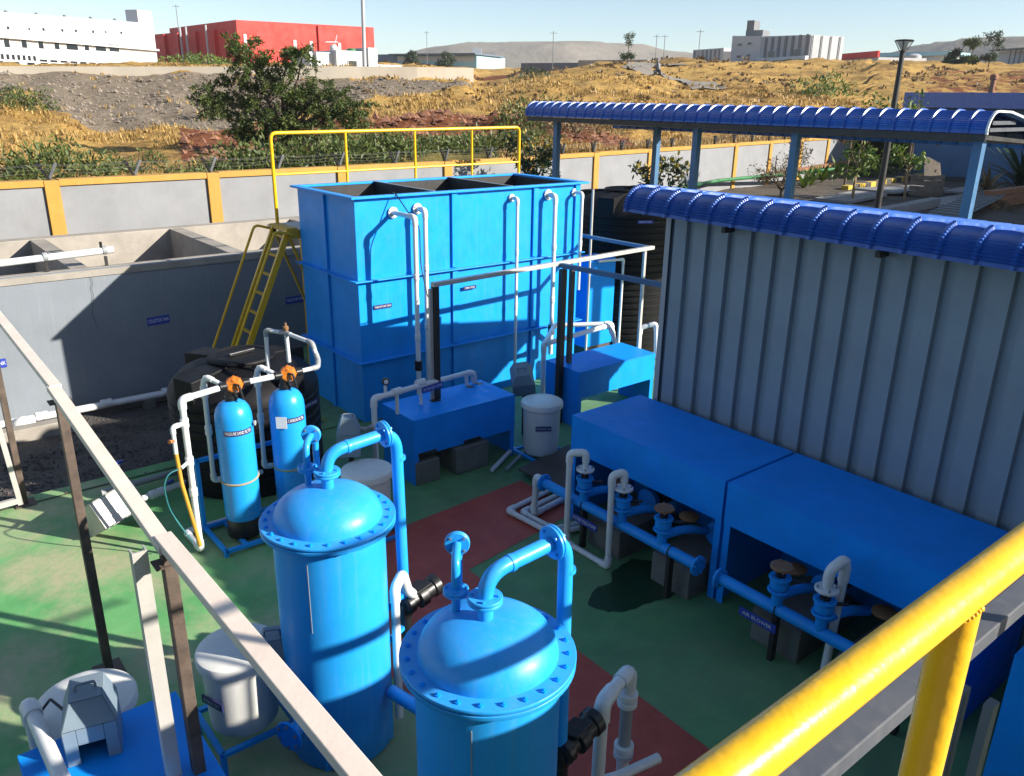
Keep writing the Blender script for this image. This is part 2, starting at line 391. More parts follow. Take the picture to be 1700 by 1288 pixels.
# ================================================================ ground of the yard
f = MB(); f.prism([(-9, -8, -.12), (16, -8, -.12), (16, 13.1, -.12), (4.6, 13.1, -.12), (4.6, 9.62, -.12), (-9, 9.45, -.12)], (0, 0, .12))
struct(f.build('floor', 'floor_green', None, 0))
f = MB(); f.add([(2.55, -1, .004), (3.86, -1, .004), (3.90, 3.9, .004), (3.90, 5.42, .004), (5.5, 5.66, .004), (5.5, 6.6, .004), (2.55, 6.42, .004)], [(0, 1, 2, 3, 4, 5, 6)])
struct(f.build('walkway', 'floor_red', None, 0))
g = MB()
nx, ny = 60, 22
for j in range(ny+1):
    for i in range(nx+1):
        x = -9+15*i/nx; t_ = j/ny; y = 9.35+(13.3-9.35)*t_
        z = .01-.47*min(1, t_*1.15)**.8+.03*math.sin(x*2.1+y)*math.sin(y*3.3)*t_
        g.v.append(V((x, y, z)))
for j in range(ny):
    for i in range(nx):
        a = j*(nx+1)+i; g.f.append((a, a+1, a+nx+2, a+nx+1))
struct(g.build('gravel_strip', 'gravel', None, 80))
st = MB()
for k in range(2600):
    x = random.uniform(-.6, 4.4); t_ = random.random(); y = 9.4+3.8*t_; z = .01-.47*min(1, (y-9.35)/3.95*1.15)**.8
    s_ = random.uniform(.01, .028); a = random.uniform(0, PI)
    c, sn = math.cos(a)*s_, math.sin(a)*s_
    st.add([(x+c, y+sn, z), (x-sn, y+c, z), (x-c, y-sn, z), (x+sn, y-c, z), (x+.3*c, y+.3*sn, z+s_*.9), (x-.4*sn, y-.2*c, z+s_*.7)],
           [(0, 1, 4), (1, 2, 5), (1, 5, 4), (2, 3, 5), (3, 0, 4), (3, 4, 5)])
o = stuff(st.build('gravel_stones', 'gravel', None, 0)); tag(o, 'loose dark stones lying on the gravel strip', 'gravel')
# puddle of water on the floor
pts = []
base = [(4.40, 4.33), (4.62, 4.47), (4.82, 4.45), (4.97, 4.58), (5.28, 4.62), (5.50, 4.30), (5.46, 4.06), (5.20, 3.95), (4.98, 3.98), (4.78, 4.02), (4.58, 4.04), (4.47, 4.14)]
for k in range(len(base)):
    a, b = V(base[k]), V(base[(k+1) % len(base)])
    for t_ in (0, .25, .5, .75):
        p = a.lerp(b, t_); pts.append((p.x+random.uniform(-.015, .015), p.y+random.uniform(-.015, .015), .005))
f = MB(); f.add(pts, [tuple(range(len(pts)))]); 
tag(f.build('puddle', 'water_puddle', None, 0), 'dark wet puddle on the shaded green floor beside the header pipe', 'puddle')
# yard earth beyond the paving and the bed along the far wall
f = MB(); f.box(-60, 120, -60, 120, -1.2, -.62); struct(f.build('ground', 'soil', None, 0))
f = MB(); f.box(-10, 16.5, 13.0, 18.4, -.61, -.45); struct(f.build('ground_strip', 'soil', None, 0))
g = MB(); nx, ny = 70, 36
for j in range(ny+1):
    for i in range(nx+1):
        x = 10.5+38*i/nx; y = 5.5+18.5*j/ny
        z = -.1+min(1, max(0, (x-11.5)/9))*1.0+.05*math.sin(x*1.3)*math.sin(y*1.7)+random.uniform(-.02, .02)
        if x < 14 and y < 13.4: z = min(z, -.03)
        g.v.append(V((x, y, z)))
for j in range(ny):
    for i in range(nx):
        a = j*(nx+1)+i; g.f.append((a, a+1, a+nx+2, a+nx+1))
struct(g.build('garden_bed', 'soil', None, 80))

# ================================================================ platform with the near yellow railing
pl = thing('viewing_platform', 'concrete viewing platform carrying the near yellow railing', 'platform', (0, -.5, 0))
MB().box(-4.5, 9.5, -5, .40, 2.42, 2.6).build('slab', 'concrete', pl, 0, .01)
for x, y in ((-4.2, -.3), (2.2, -.6), (9.0, -.3), (-4.2, -4.6), (9.0, -4.6)):
    MB().box(x-.15, x+.15, y-.15, y+.15, 0, 2.42).build('column', 'concrete', pl, 0, .01)
rl = thing('safety_railing', 'thick bright yellow tube railing crossing the lower right foreground', 'railing', (.8, .27, 2.6))
MB().tube([(-4.4, .27, 3.72), (6.0, .27, 3.72)], .0212, 28).build('top_rail', 'yellow', rl, 60)
for x in (-4.2, -2.4, -.75, .825, 2.6, 4.4):
    MB().tube([(x, .27, 2.6), (x, .27, 3.71)], .0212, 24).build('post', 'yellow', rl, 60)
    wl = MB()
    for k in range(36):
        a = 2*PI*k/36; wl.lathe([(.001, -.003), (.0026, -.001), (.0024, .0015), (.001, .003)], (x+.0218*math.cos(a), .27+.0208*math.sin(a), 3.72-math.sqrt(max(0, .0212**2-(.0205*math.sin(a))**2))-.001), 6)
    wl.build('weld_bead', 'yellow', rl, 60)
    MB().box(x-.06, x+.06, .21, .33, 2.601, 2.615).build('foot_plate', 'yellow', rl, 0)

# ================================================================ big blue open tank
X0, X1, Y0, Y1, ZT = 4.94, 8.80, 9.27, 10.90, 3.02
tk = thing('steel_tank', 'tall bright blue open steel tank with horizontal stiffeners and three compartments', 'tank', (X0, Y0, 0))
th = .02
for nm, b in (('wall', (X0, X1, Y0, Y0+th)), ('wall', (X0, X1, Y1-th, Y1)), ('wall', (X0, X0+th, Y0+th, Y1-th)), ('wall', (X1-th, X1, Y0+th, Y1-th))):
    MB().box(*b, -.05, ZT-.03).build('wall', 'tank_blue', tk, 0)
for b in ((X0+th+.002, X1-th-.002, Y1-th-.012, Y1-th-.002), (X0+th+.002, X0+th+.012, Y0+th, Y1-th-.012), (X1-th-.012, X1-th-.002, Y0+th, Y1-th-.012), (X0+th+.012, X1-th-.012, Y0+th+.002, Y0+th+.012)):
    MB().box(*b, .1, ZT-.03).build('lining', 'tank_inside', tk, 0)
for x in (6.15, 7.47):
    p = MB().box(x-.008, x+.008, Y0+th, Y1-th, .1, ZT-.004).build('partition', 'tank_inside', tk, 0)
    MB().box(x-.02, x+.02, Y0+th, Y1-th, ZT-.003, ZT+.004).build('partition_cap', 'hood_grey', p, 0)
MB().box(X0+th, X1-th, Y0+th, Y1-th, .0, 1.9).build('contents', 'tank_inside', tk, 0)
for b in ((X0-.075, X1+.11, Y0-.075, Y0+.03), (X0-.075, X1+.11, Y1-.03, Y1+.075), (X0-.075, X0+.03, Y0+.03, Y1-.03), (X1-.03, X1+.11, Y0+.03, Y1-.03)):
    MB().box(*b, ZT-.028, ZT).build('rim', 'tank_blue', tk, 0, .003)
for z in (1.95, .86):
    for p, q in (((X0-.075, Y0-.04), (X1+.075, Y0-.04)), ((X0-.075, Y1+.04), (X1+.075, Y1+.04)), ((X0-.038, Y0), (X0-.038, Y1)), ((X1+.038, Y0), (X1+.038, Y1))):
        MB().bar((*p, z), (*q, z), .086, .014).build('stiffener', 'tank_blue', tk, 0, .002)
for x in (6.44, 7.89, 8.72):
    for z0, z1 in ((-.0, .83), (.89, 1.92), (1.98, ZT-.03)):
        MB().box(x-.045, x+.045, Y0-.035, Y0-.001, z0, z1).build('rib', 'tank_blue', tk, 0, .003)
for y in (10.1,):
    for z0, z1 in ((-.0, .83), (.89, 1.92), (1.98, ZT-.03)):
        MB().box(X0-.035, X0-.001, y-.045, y+.045, z0, z1).build('rib', 'tank_blue', tk, 0, .003)
for z in (1.36, .46):
    MB().box(X0+.002, X1-.002, Y0-.003, Y0+.001, z-.004, z+.004).build('weld_seam', 'tank_blue', tk, 0)
sign(tk, (5.28, Y0-.012, 1.58), (1, 0, -.0), (0, 0, 1), .27, .055, 'TUBE SETTLER TANK', 'sign_dark')
sign(tk, (6.68, Y0-.042, 1.66), (1, 0, 0), (0, 0, 1), .22, .05, 'MBBR TANK', 'sign_dark')
def tank_pipe(x, z, d, zb, r, label, extra=None):
    t = pipe_run('drain_pipe', label, [(x, Y0-.01, z), (x, Y0-d, z), (x, Y0-d, zb)], r, fr=r*2.2, group='white pipes down the blue tank')
    flange(t, (x, Y0-.022, z), (0, 1, 0), r*2.35, .018, 'pvc', 6)
    for zz in (z-.75, z-1.55):
        if zz > zb+.1: coupling(t, (x, Y0-d, zz), (0, 0, 1), r*1.22, .09)
    return t
a = tank_pipe(5.48, 2.79, .54, .42, .031, 'left white drop pipe on the blue tank reaching far out from its flange')
coupling(a, (5.48, Y0-.54, .86), (0, 0, 1), .052, .13, 'black_plastic', 'union')
tank_pipe(5.85, 2.815, .2, .40, .031, 'white drop pipe close beside the far-reaching one on the blue tank')
tank_pipe(7.44, 2.86, .15, .42, .024, 'thin white drop pipe in the middle of the blue tank front')
d_ = tank_pipe(8.13, 2.865, .18, .45, .033, 'thick white drop pipe with a brown union near the right of the blue tank')
coupling(d_, (8.13, Y0-.18, .84), (0, 0, 1), .055, .15, 'rust_steel', 'union')
tank_pipe(8.66, 2.87, .19, 1.4, .025, 'white drop pipe at the right end of the blue tank')
cb = MB().tube(fillet([(5.56, 9.6, 2.75), (5.52, 9.28, 3.05), (5.50, 9.2, 3.03), (5.52, 8.85, 2.76), (5.54, 8.72, 2.68), (5.53, 8.70, 2.2), (5.57, 8.6, 1.75), (5.45, 8.2, 2.02), (5.2, 7.72, 2.2)], .12), .008, 6)
tag(cb.build('cable', 'black_plastic', None, 60), 'thin black cable hanging from the tank rim along the white pipe', 'cable')

# walkway, handrail and ladder behind the tank
wk = thing('tank_walkway', 'steel walkway platform behind the blue tank at the ladder head', 'walkway', (5, 11.3, 0))
MB().box(4.80, 9.6, 10.98, 11.72, 2.36, 2.40).build('deck', 'galv', wk, 0)
for x in (5.3, 7.2, 9.4):
    MB().box(x-.03, x+.03, 11.62, 11.68, -.5, 2.36).build('leg', 'yellow_old', wk, 0)
MB().box(4.80, 9.6, 10.95, 10.98, 2.28, 2.40).build('edge_beam', 'yellow_old', wk, 0)
hr = thing('handrail', 'yellow handrail running along the back of the blue tank', 'railing', (5, 11.7, 2.4))
MB().tube(fillet([(4.95, 11.7, 2.40), (4.95, 11.7, 3.68), (9.56, 11.7, 3.72), (9.56, 11.7, 2.4)], .09), .026, 12).build('top_rail', 'yellow', hr, 60)
MB().tube([(4.95, 11.7, 3.1), (9.56, 11.7, 3.13)], .018, 10).build('mid_rail', 'yellow', hr, 60)
for x in (6.14, 7.38, 8.52):
    MB().tube([(x, 11.7, 2.4), (x, 11.7, 3.68)], .021, 10).build('post', 'yellow', hr, 60)
ld = thing('ladder', 'yellow steel ladder leaning up to the left end of the blue tank', 'ladder', (3.65, 11.4, -.2))
la, lb = V((3.62, 0, -.25)), V((4.83, 0, 2.40))
for y in (11.05, 11.52):
    MB().bar((la.x, y, la.z), (lb.x, y, lb.z), .05, .085).build('stringer', 'yellow', ld, 0, .003)
    MB().bar((4.80, y, 2.37), (5.25, y, 1.15), .05, .03).build('brace', 'yellow_old', ld, 0)
for k in range(10):
    p = la.lerp(lb, (k+.6)/10); MB().bar((p.x, 11.085, p.z), (p.x, 11.485, p.z), .04, .03).build('rung', 'yellow_old', ld, 0)
MB().bar((4.86, 10.98, 2.40), (4.86, 11.60, 2.40), .16, .05).build('top_step', 'yellow_old', ld, 0, .004)
for y in (10.93, 11.66):
    a_ = la.lerp(lb, .05)+V((-.2, y, .12)); b_ = la.lerp(lb, .96)+V((-.2, y, .12)); c_ = la.lerp(lb, 1)+V((0, y, -.06))
    MB().tube(fillet([la.lerp(lb, .02)+V((0, y, 0)), a_, b_, c_], .08), .019, 10).build('hand_tube', 'yellow', ld, 60)

# ================================================================ concrete basin
bs = thing('concrete_basin', 'long grey concrete basin with open compartments behind the black tank', 'basin', (0, 13.2, -.5))
BX0, BX1, BY0, BY1, BZ = -4.0, 9.8, 13.2, 16.9, 1.72
MB().box(BX0, BX1, BY0, BY0+.22, -.6, BZ).build('wall', 'basin_grey', bs, 0, .012)
MB().box(BX0, BX1, BY1-.3, BY1, -.6, BZ).build('wall', 'concrete', bs, 0, .012)
for x in (BX0, BX1-.25): MB().box(x, x+.25, BY0+.22, BY1-.3, -.6, BZ-.004).build('wall', 'concrete', bs, 0)
for x in (-.9, 2.42, 4.82, 7.3): MB().box(x, x+.24, BY0+.22, BY1-.3, -.6, BZ-.006).build('partition', 'concrete', bs, 0)
MB().box(BX0+.25, BX1-.25, BY0+.22, BY1-.3, -.6, -.1).build('bottom', 'concrete', bs, 0)
MB().box(BX0-.003, BX1+.003, BY0+.10, BY0+.215, BZ, BZ+.006).build('screed', 'concrete', bs, 0)
MB().box(BX0, BX1, BY0-.02, BY0, BZ-.10, BZ-.002).build('top_band', 'concrete', bs, 0)
sign(bs, (3.49, BY0-.006, .82), (1, 0, .03), (0, 0, 1), .34, .13, 'COLLECTION TANK')
sign(bs, (5.79, BY0-.006, .84), (1, 0, .03), (0, 0, 1), .34, .12, 'COLLECTION TANK')
sign(bs, (1.20, BY0-.006, .52), (1, 0, .03), (0, 0, 1), .30, .13, 'BIO TANK')
cr = MB(); p0 = V((2.62, BY0-.023, BZ-.1)); pp = [p0]
for k in range(9): pp.append(pp[-1]+V((random.uniform(-.03, .035), .0, -.09)))
cr.tube(pp, .003, 4); cr.build('crack', 'plate_brown', bs, 0)
t = pipe_run('overflow_pipe', 'white pipe lying along the front rim of the concrete basin', [(-3, 13.36, 1.84), (1.2, 13.36, 1.90), (3.02, 13.36, 1.96)], .052, fit=False)
for x in (.6, 2.1, 2.9):
    MB().lathe([(.062, -.03), (.066, 0), (.062, .03)], (x, 13.36, 1.84+(x+3)*.0205), 12, (1, 0, .02)).build('clamp', 'pvc_grey', t)
    MB().box(x-.02, x+.02, 13.34, 13.38, 1.70, 1.87).build('support', 'black_steel', t, 0)
MB().tube([(2.86, 13.36, 1.98), (2.86, 13.36, 2.09)], .02, 8).build('valve_stub', 'black_plastic', t)
t = pipe_run('wall_pipe', 'white pipe along the foot of the concrete basin wall', [(-3, 12.9, -.26), (1.1, 12.9, -.28), (4.9, 12.9, -.30)], .055, fit=False)
for x in (.4, 1.62, 2.5, 3.4): coupling(t, (x, 12.9, -.27), (1, 0, 0), .068, .16)
for x in (-1, .9, 3.1): MB().box(x-.08, x+.08, 12.82, 12.98, -.5, -.33).build('support', 'plinth', t, 0)
tag(MB().lathe([(.15, 0), (.17, .05), (.13, .13), (.05, .18), (.01, .19)], (1.36, 12.75, -.36), 18).build('sack', 'drum_white', None, 60), 'small white sack lying by the pipe at the basin wall', 'sack')
MBk = MB().box(.9, 2.0, 12.35, 12.55, -.42, -.22); tag(MBk.build('concrete_curb', 'concrete', None, 0, .01), 'short pale concrete curb on the gravel by the basin wall', 'curb')

# ================================================================ boundary wall
bw = thing('boundary_wall', 'grey panelled boundary wall with yellow pillars and coping', 'wall', (6, 18.2, -.5))
WL = [V((-7.2, 17.62)), V((2.98, 18.02)), V((14.2, 18.4)), V((41.5, 23.0))]
def wall_pt(s):
    for a, b in zip(WL, WL[1:]):
        l = (b-a).length
        if s <= l: return a+(b-a)*s/l, (b-a).normalized()
        s -= l
    return WL[-1], (WL[-1]-WL[-2]).normalized()
tot = sum((b-a).length for a, b in zip(WL, WL[1:])); step = 3.12; nseg = int(tot/step)
varm = None
for k in range(nseg+1):
    p, d = wall_pt(k*step+.98 if k else 0); nrm = V((-d.y, d.x)); zt = 2.58+.10*k/nseg
    D3, N3 = V((*d, 0)), V((*nrm, 0))
    MB().obox((p.x, p.y, (zt-.5)/2), D3*.13, N3*.16, V((0, 0, (zt+.5)/2))).build('pillar', 'wall_yellow', bw, 0, .008)
    q, d2 = wall_pt((k+1)*step+.98)
    if k < nseg:
        dd = (q-p).normalized(); D3 = V((*dd, 0)); N3 = V((-dd.y, dd.x, 0)); c = (p+q)/2; hl = (q-p).length/2-.135
        MB().obox((c.x, c.y, (zt-.6)/2), D3*hl, N3*.10, V((0, 0, (zt+.4)/2))).build('panel', 'wall_grey', bw, 0)
        MB().obox((c.x, c.y, zt-.045), D3*hl, N3*.145, V((0, 0, .06))).build('coping', 'wall_yellow', bw, 0, .006)
        for t_ in (0, .5):
            e = p.lerp(q, t_)
            for s_ in (-1, 1):
                m = MB(); m.bar((e.x, e.y, zt+.0), (e.x+dd.x*.17*s_-dd.y*.05*s_, e.y+dd.y*.17*s_+dd.x*.05*s_, zt+.31), .05, .05, (0, 1, .1))
                m.build('barb_arm', 'black_plastic', bw, 0)
        wr = MB()
        for dz, off in ((.12, .08), (.2, -.1), (.27, .15), (.27, -.15)):
            aa = V((p.x+N3.x*off, p.y+N3.y*off, zt+dz)); bb = V((q.x+N3.x*off, q.y+N3.y*off, zt+dz+.02))
            wr.tube([aa, aa.lerp(bb, .25)-V((0, 0, .03)), aa.lerp(bb, .5), aa.lerp(bb, .75)-V((0, 0, .03)), bb], .0022, 4)
        wr.build('wire', 'bolt', bw, 0)
# ================================================================ pressure filter vessels
def filter_vessel(c, label, pipe_x, zf, small):
    x, y = c
    t = thing('filter_vessel', label, 'filter vessel', (x, y, 0), 'pair of blue pressure filters')
    MB().lathe([(.345, .01), (.35, .02), (.35, .26), (.35, zf-.03)], (x, y, 0), 56).build('shell', 'filter_blue', t, 40)
    for k in range(4):
        a = PI/4+k*PI/2
        MB().box(x+.3*math.cos(a)-.04, x+.3*math.cos(a)+.04, y+.3*math.sin(a)-.04, y+.3*math.sin(a)+.04, 0, .3).build('leg', 'filter_blue', t, 0)
    MB().lathe([(.35, zf-.034), (.418, zf-.032), (.42, zf-.028), (.42, zf-.010), (.418, zf-.008), (.34, zf-.006)], (x, y, 0), 64).build('body_flange', 'filter_blue', t, 35)
    ld_ = MB().lathe([(.34, zf-.001), (.418, zf-.001), (.421, zf+.003), (.421, zf+.015), (.418, zf+.019), (.338, zf+.021), (.335, zf+.042), (.323, zf+.080), (.298, zf+.117), (.258, zf+.149), (.205, zf+.174), (.14, zf+.191), (.07, zf+.200), (.0, zf+.203)], (x, y, 0), 64).build('lid', 'filter_blue', t, 42)
    b0 = None
    for k in range(24):
        a = 2*PI*k/24+.05; q = V((x+.383*math.cos(a), y+.383*math.sin(a), zf))
        if b0 is None:
            b0 = MB().lathe([(.013, -.05), (.013, -.036), (.008, -.035), (.008, .018), (.0135, .0195), (.0135, .028), (.007, .029), (.007, .034), (.004, .036)], q, 10).build('bolt', 'cover_blue', ld_, 30); q0 = q
        else: share(b0, ld_, q-q0)
    px, py = pipe_x
    zt = zf+.43
    MB().tube(fillet([(px, py, zf+.17), (px, py, zt), (px+.5, py, zt+.03), (px+.52, py, .86)], .15, 10), .039, 18).build('inlet_pipe', 'filter_blue', t, 60)
    MB().lathe([(.043, -.012), (.044, 0), (.043, .012)], (px+.15, py, zt+.008), 18, (1, 0, .05)).build('weld_ring', 'filter_blue', t)
    MB().lathe([(.043, -.012), (.044, 0), (.043, .012)], (px+.518, py, zt-.17), 18, (0, 0, 1)).build('weld_ring', 'filter_blue', t)
    flange(t, (px, py, zf+.30), (0, 0, 1), .083, .017, 'filter_blue', 4, pair=True, bmat='filter_blue')
    flange(t, (px+.415, py, zt+.025), (1, 0, .06), .088, .017, 'filter_blue', 4, pair=True, bmat='filter_blue')
    sx, sy = px-.06, py+.15
    MB().tube(fillet([(sx, sy, zf+.15), (sx, sy, zt+.02), (sx+.16, sy+.21, zt+.02), (sx+.17, sy+.22, .9)], .07, 8), .0215, 14).build('vent_pipe', 'filter_blue', t, 60)
    flange(t, (sx, sy, zf+.29), (0, 0, 1), .062, .014, 'filter_blue', 4, pair=True, bmat='filter_blue')
    flange(t, (sx+.10, sy+.13, zt+.02), (.6, .8, 0), .062, .014, 'filter_blue', 4, pair=True, bmat='bolt')
    # black multiport valve at the foot of the inlet pipe
    v = thing('multiport_valve', small, 'valve', (px+.56, py, .8), 'black valves of the filters')
    ax = V((.98, .12, .16)).normalized()
    c0 = V((px+.50, py-.02, .82))
    MB().lathe([(.06, 0), (.078, .02), (.078, .06), (.062, .07), (.062, .11), (.088, .12), (.088, .18), (.068, .19), (.068, .25), (.08, .26), (.08, .31), (.05, .33)], c0, 20, ax).build('valve_body', 'black_plastic', v, 30)
    MB().lathe([(.05, -.06), (.058, -.04), (.058, .03), (.046, .05), (.046, .1)], (px+.52, py, .78), 18).build('neck', 'black_plastic', v, 30)
    MB().tube(fillet([(px+.53, py, .74), (px+.53, py, .56), (px+.62, py+.06, .42), (px+.62, py+.06, .1)], .08), .042, 14).build('outlet', 'black_plastic', v, 50)
    MB().obox(c0+ax*.13+V((0, 0, .075)), ax*.07, V((-.03, .05, 0)), V((0, 0, .012))).build('lever', 'black_plastic', v, 0, .004)
    return t
FA = filter_vessel((1.98, 4.26), 'taller-looking blue filter vessel with bolted dome lid farther from the camera', (2.0, 4.28), 1.695, 'black valve under the inlet pipe of the farther blue filter')
MB().tube([(1.66, 4.06, .45), (1.50, 3.99, .45)], .05, 16).build('nozzle', 'filter_blue', FA, 40)
flange(FA, (1.49, 3.985, .45), (.91, .40, 0), .10, .02, 'cover_blue', 6)
FB = filter_vessel((1.96, 2.57), 'nearest blue filter vessel with bolted dome lid at the bottom centre', (1.95, 2.58), 1.71, 'black valve under the inlet pipe of the nearest blue filter')
for f_, (x, y) in ((FA, (1.98, 4.26)), (FB, (1.96, 2.57))):
    a = rad(221); MB().obox((x+.351*math.cos(a), y+.351*math.sin(a), 1.32), V((-math.sin(a), math.cos(a), 0))*.0022, V((0, 0, .24)), V((math.cos(a), math.sin(a), 0))*.003).build('weld_seam', 'pvc_grey', f_, 0)
pipe_run('backwash_pipe', 'white pipe bent over between the two blue filters', [(2.32, 4.06, .1), (2.32, 4.06, 1.14), (2.44, 4.16, 1.16), (2.50, 4.2, .98), (2.66, 4.3, .8)], .030)
pipe_run('link_pipe', 'thin blue pipe joining the two filters low down', [(2.05, 2.9, .45), (2.35, 3.3, .45), (2.2, 3.95, .45)], .045, 'filter_blue', fr=.15, fit=False)
sb = thing('pipe_bracket', 'pair of blue angle brackets between filter and white pipe', 'bracket', (2.35, 4.1, .9))
for z in (.98, .72): MB().bar((2.28, 4.10, z), (2.42, 4.14, z+.03), .03, .03).build('arm', 'filter_blue', sb, 0)

t = pipe_run('bypass_pipe', 'white pipe loop with a grey union in front of the nearest filter', [(2.83, 2.62, .05), (2.83, 2.62, .93), (3.16, 2.72, .93), (3.16, 2.72, .66)], .040, fr=.06)
MB().tube([(3.16, 2.72, .70), (3.16, 2.72, .30)], .040, 14).build('grey_length', 'pvc_grey', t, 60)
for z in (.72, .32): coupling(t, (3.16, 2.72, z), (0, 0, 1), .064, .10)
MB().tube([(3.16, 2.72, .30), (3.16, 2.72, .05)], .040, 14).build('pipe', 'pvc', t, 60)
MB().tube([(2.83, 2.62, .34), (3.0, 2.60, .30), (3.3, 2.55, .3)], .032, 12).build('branch', 'pvc', t, 50)

# ================================================================ softener vessels
def softener(x, y, label, txt):
    t = thing('softener_vessel', label, 'pressure vessel', (x, y, 0), 'slim blue softener vessels')
    MB().lathe([(.165, .05), (.168, .06), (.168, .24), (.16, .26)], (x, y, 0), 32).build('base', 'black_plastic', t)
    MB().lathe([(.160, .22), (.172, .26), (.174, .32), (.174, 1.27), (.170, 1.33), (.155, 1.385), (.125, 1.43), (.085, 1.455), (.05, 1.465), (.045, 1.49)], (x, y, 0), 40).build('shell', 'frp_blue', t, 50)
    MB().lathe([(.062, 0), (.062, .03), (.05, .04), (.045, .10)], (x, y, 1.47), 18).build('neck', 'black_plastic', t)
    vb = V((x+.04, y, 1.61))
    v = MB().lathe([(.04, -.09), (.072, -.075), (.08, -.05), (.08, .04), (.065, .06), (.03, .07)], vb, 22, (-.35, -.8, .25)).build('valve_head', 'orange_valve', t, 35)
    for k in range(8):
        a = 2*PI*k/8; u, w_ = perp(V((-.35, -.8, .25)).normalized()); q = vb+(u*math.cos(a)+w_*math.sin(a))*.08
        MB().lathe([(.008, -.02), (.008, .02)], q, 6, (-.35, -.8, .25)).build('lug', 'orange_valve', v, 0)
    MB().tube([vb+V((-.02, -.06, .02)), vb+V((.005, -.11, .02)), vb+V((.03, -.12, -.12))], .013, 8).build('handle', 'black_plastic', t, 60)
    MB().lathe([(.03, -.05), (.040, -.04), (.040, .04), (.03, .05)], (x-.06, y, 1.61), 12, (1, 0, 0)).build('port', 'black_plastic', t)
    MB().lathe([(.03, -.04), (.040, -.03), (.040, .03), (.03, .04)], (x+.15, y, 1.61), 12, (1, 0, 0)).build('port', 'black_plastic', t)
    rp = [(x+.178*math.cos(2*PI*k/28), y+.178*math.sin(2*PI*k/28), .66+.012*math.sin(2*PI*k/28+1)) for k in range(29)]
    MB().tube(rp, .010, 6, False).build('rope_tie', 'rope', t)
    # curved name band on the shell
    band = MB(); n = 12
    for k in range(n+1):
        a = rad(215+95*k/n)
        for z in (1.155, 1.21): band.v.append(V((x+.1765*math.cos(a), y+.1765*math.sin(a), z)))
    for k in range(n): band.f.append((2*k, 2*k+2, 2*k+3, 2*k+1))
    pb = band.build('name_band', 'sign_dark', t, 60)
    me = text_mesh(txt, .046); xs = [v_.co.x for v_ in me.vertices]; kx = .262/(max(xs)-min(xs))
    for v_ in me.vertices:
        a = rad(262)+v_.co.x*kx/.178; v_.co = V((x+.178*math.cos(a), y+.178*math.sin(a), 1.1825+v_.co.y))-t.location
    me.materials.append(M['letter_white']); o = bpy.data.objects.new('lettering', me); COL.objects.link(o); o.parent = pb
    return t
sa = softener(2.49, 7.30, 'slim blue softener vessel on the left with the white name band', 'PRESSURE SAND FILTER')
MB().lathe([(.0, -.01), (.024, -.008), (.026, .008), (.0, .01)], (2.645, 7.18, 1.23), 16, (.7, -.7, 0)).build('gauge', 'pvc_grey', sa, 40)
sb2 = softener(3.03, 7.30, 'slim blue softener vessel beside the blue tank with an orange valve', 'ACTIVE CARBON FILTER')
MB().obox((2.905, 7.165, 1.17), V((.04, -.035, 0)), V((0, 0, .06)), V((.0015, .0017, 0))).build('sticker', 'letter_white', sb2, 0)
fr = thing('vessel_stand', 'blue angle-steel stand holding the two softener vessels', 'stand', (2.2, 7.0, 0))
for p, q in (((2.19, 7.03, .05), (3.35, 7.03, .05)), ((2.19, 7.62, .05), (3.35, 7.62, .05)), ((2.19, 7.03, .05), (2.19, 7.62, .05)), ((2.76, 7.03, .045), (2.76, 7.62, .045)), ((3.35, 7.03, .05), (3.35, 7.62, .05)), ((2.19, 7.62, .79), (3.35, 7.62, .79)), ((2.40, 7.03, .04), (2.40, 7.62, .04))):
    MB().bar(p, q, .04, .04).build('rail', 'tank_blue', fr, 0, .003)
for x, y, z in ((2.19, 7.62, .81), (3.35, 7.62, .81), (2.19, 7.03, .07), (3.35, 7.03, .07)):
    MB().box(x-.02, x+.02, y-.02, y+.02, -.0 if z > .1 else -.06, z).build('upright', 'tank_blue', fr, 0, .003)
sp = thing('softener_pipework', 'white pipework joining the two softener vessels with elbows and tees', 'pipe', (2.02, 7.25, 0))
pipe_run('', '', [(2.62, 7.66, .05), (2.02, 7.66, .04), (2.02, 7.24, .04), (2.02, 7.24, 1.59), (2.40, 7.30, 1.605)], .030, parent=sp)
pipe_run('', '', [(2.63, 7.30, 1.61), (2.93, 7.30, 1.61)], .028, parent=sp)
pipe_run('', '', [(3.17, 7.30, 1.61), (3.40, 7.32, 1.61), (3.47, 7.45, 1.64), (3.46, 7.55, 1.80), (3.36, 7.95, 1.83), (3.22, 8.15, 1.84), (3.22, 8.18, 1.3)], .022, parent=sp, fmat='pvc_grey')
pipe_run('', '', [(3.36, 7.95, 1.83), (3.38, 7.98, 1.5)], .022, parent=sp)
MB().lathe([(.02, 0), (.03, .02), (.03, .05), (.012, .06), (.012, .09)], (3.36, 7.95, 1.85), 12).build('air_valve', 'brown_flange', sp)
for x in (2.33, 2.86):
    pipe_run('', '', [(x+.12, 7.34, 1.60), (x+.02, 7.52, 1.66), (x, 7.56, 1.60), (x, 7.60, .55), (x+.5, 7.60, .5)], .024, parent=sp)
    coupling(sp, (x, 7.58, 1.10), (0, 0, 1), .034, .10); coupling(sp, (x, 7.57, 1.5), (0, 0, 1), .036, .12)
for z in (1.36, .98, .66): coupling(sp, (2.02, 7.24, z), (0, 0, 1), .038, .09)
pipe_run('', '', [(2.02, 7.24, 1.36), (1.90, 7.20, 1.36), (1.90, 7.20, 1.10)], .020, parent=sp)
MB().lathe([(.012, 0), (.014, .04), (.02, .05), (.02, .06)], (1.89, 7.17, 1.24), 10, (-.8, -.5, .2)).build('tap', 'orange_valve', sp)
pipe_run('', '', [(2.02, 7.24, .98), (1.92, 7.17, .96)], .017, parent=sp)
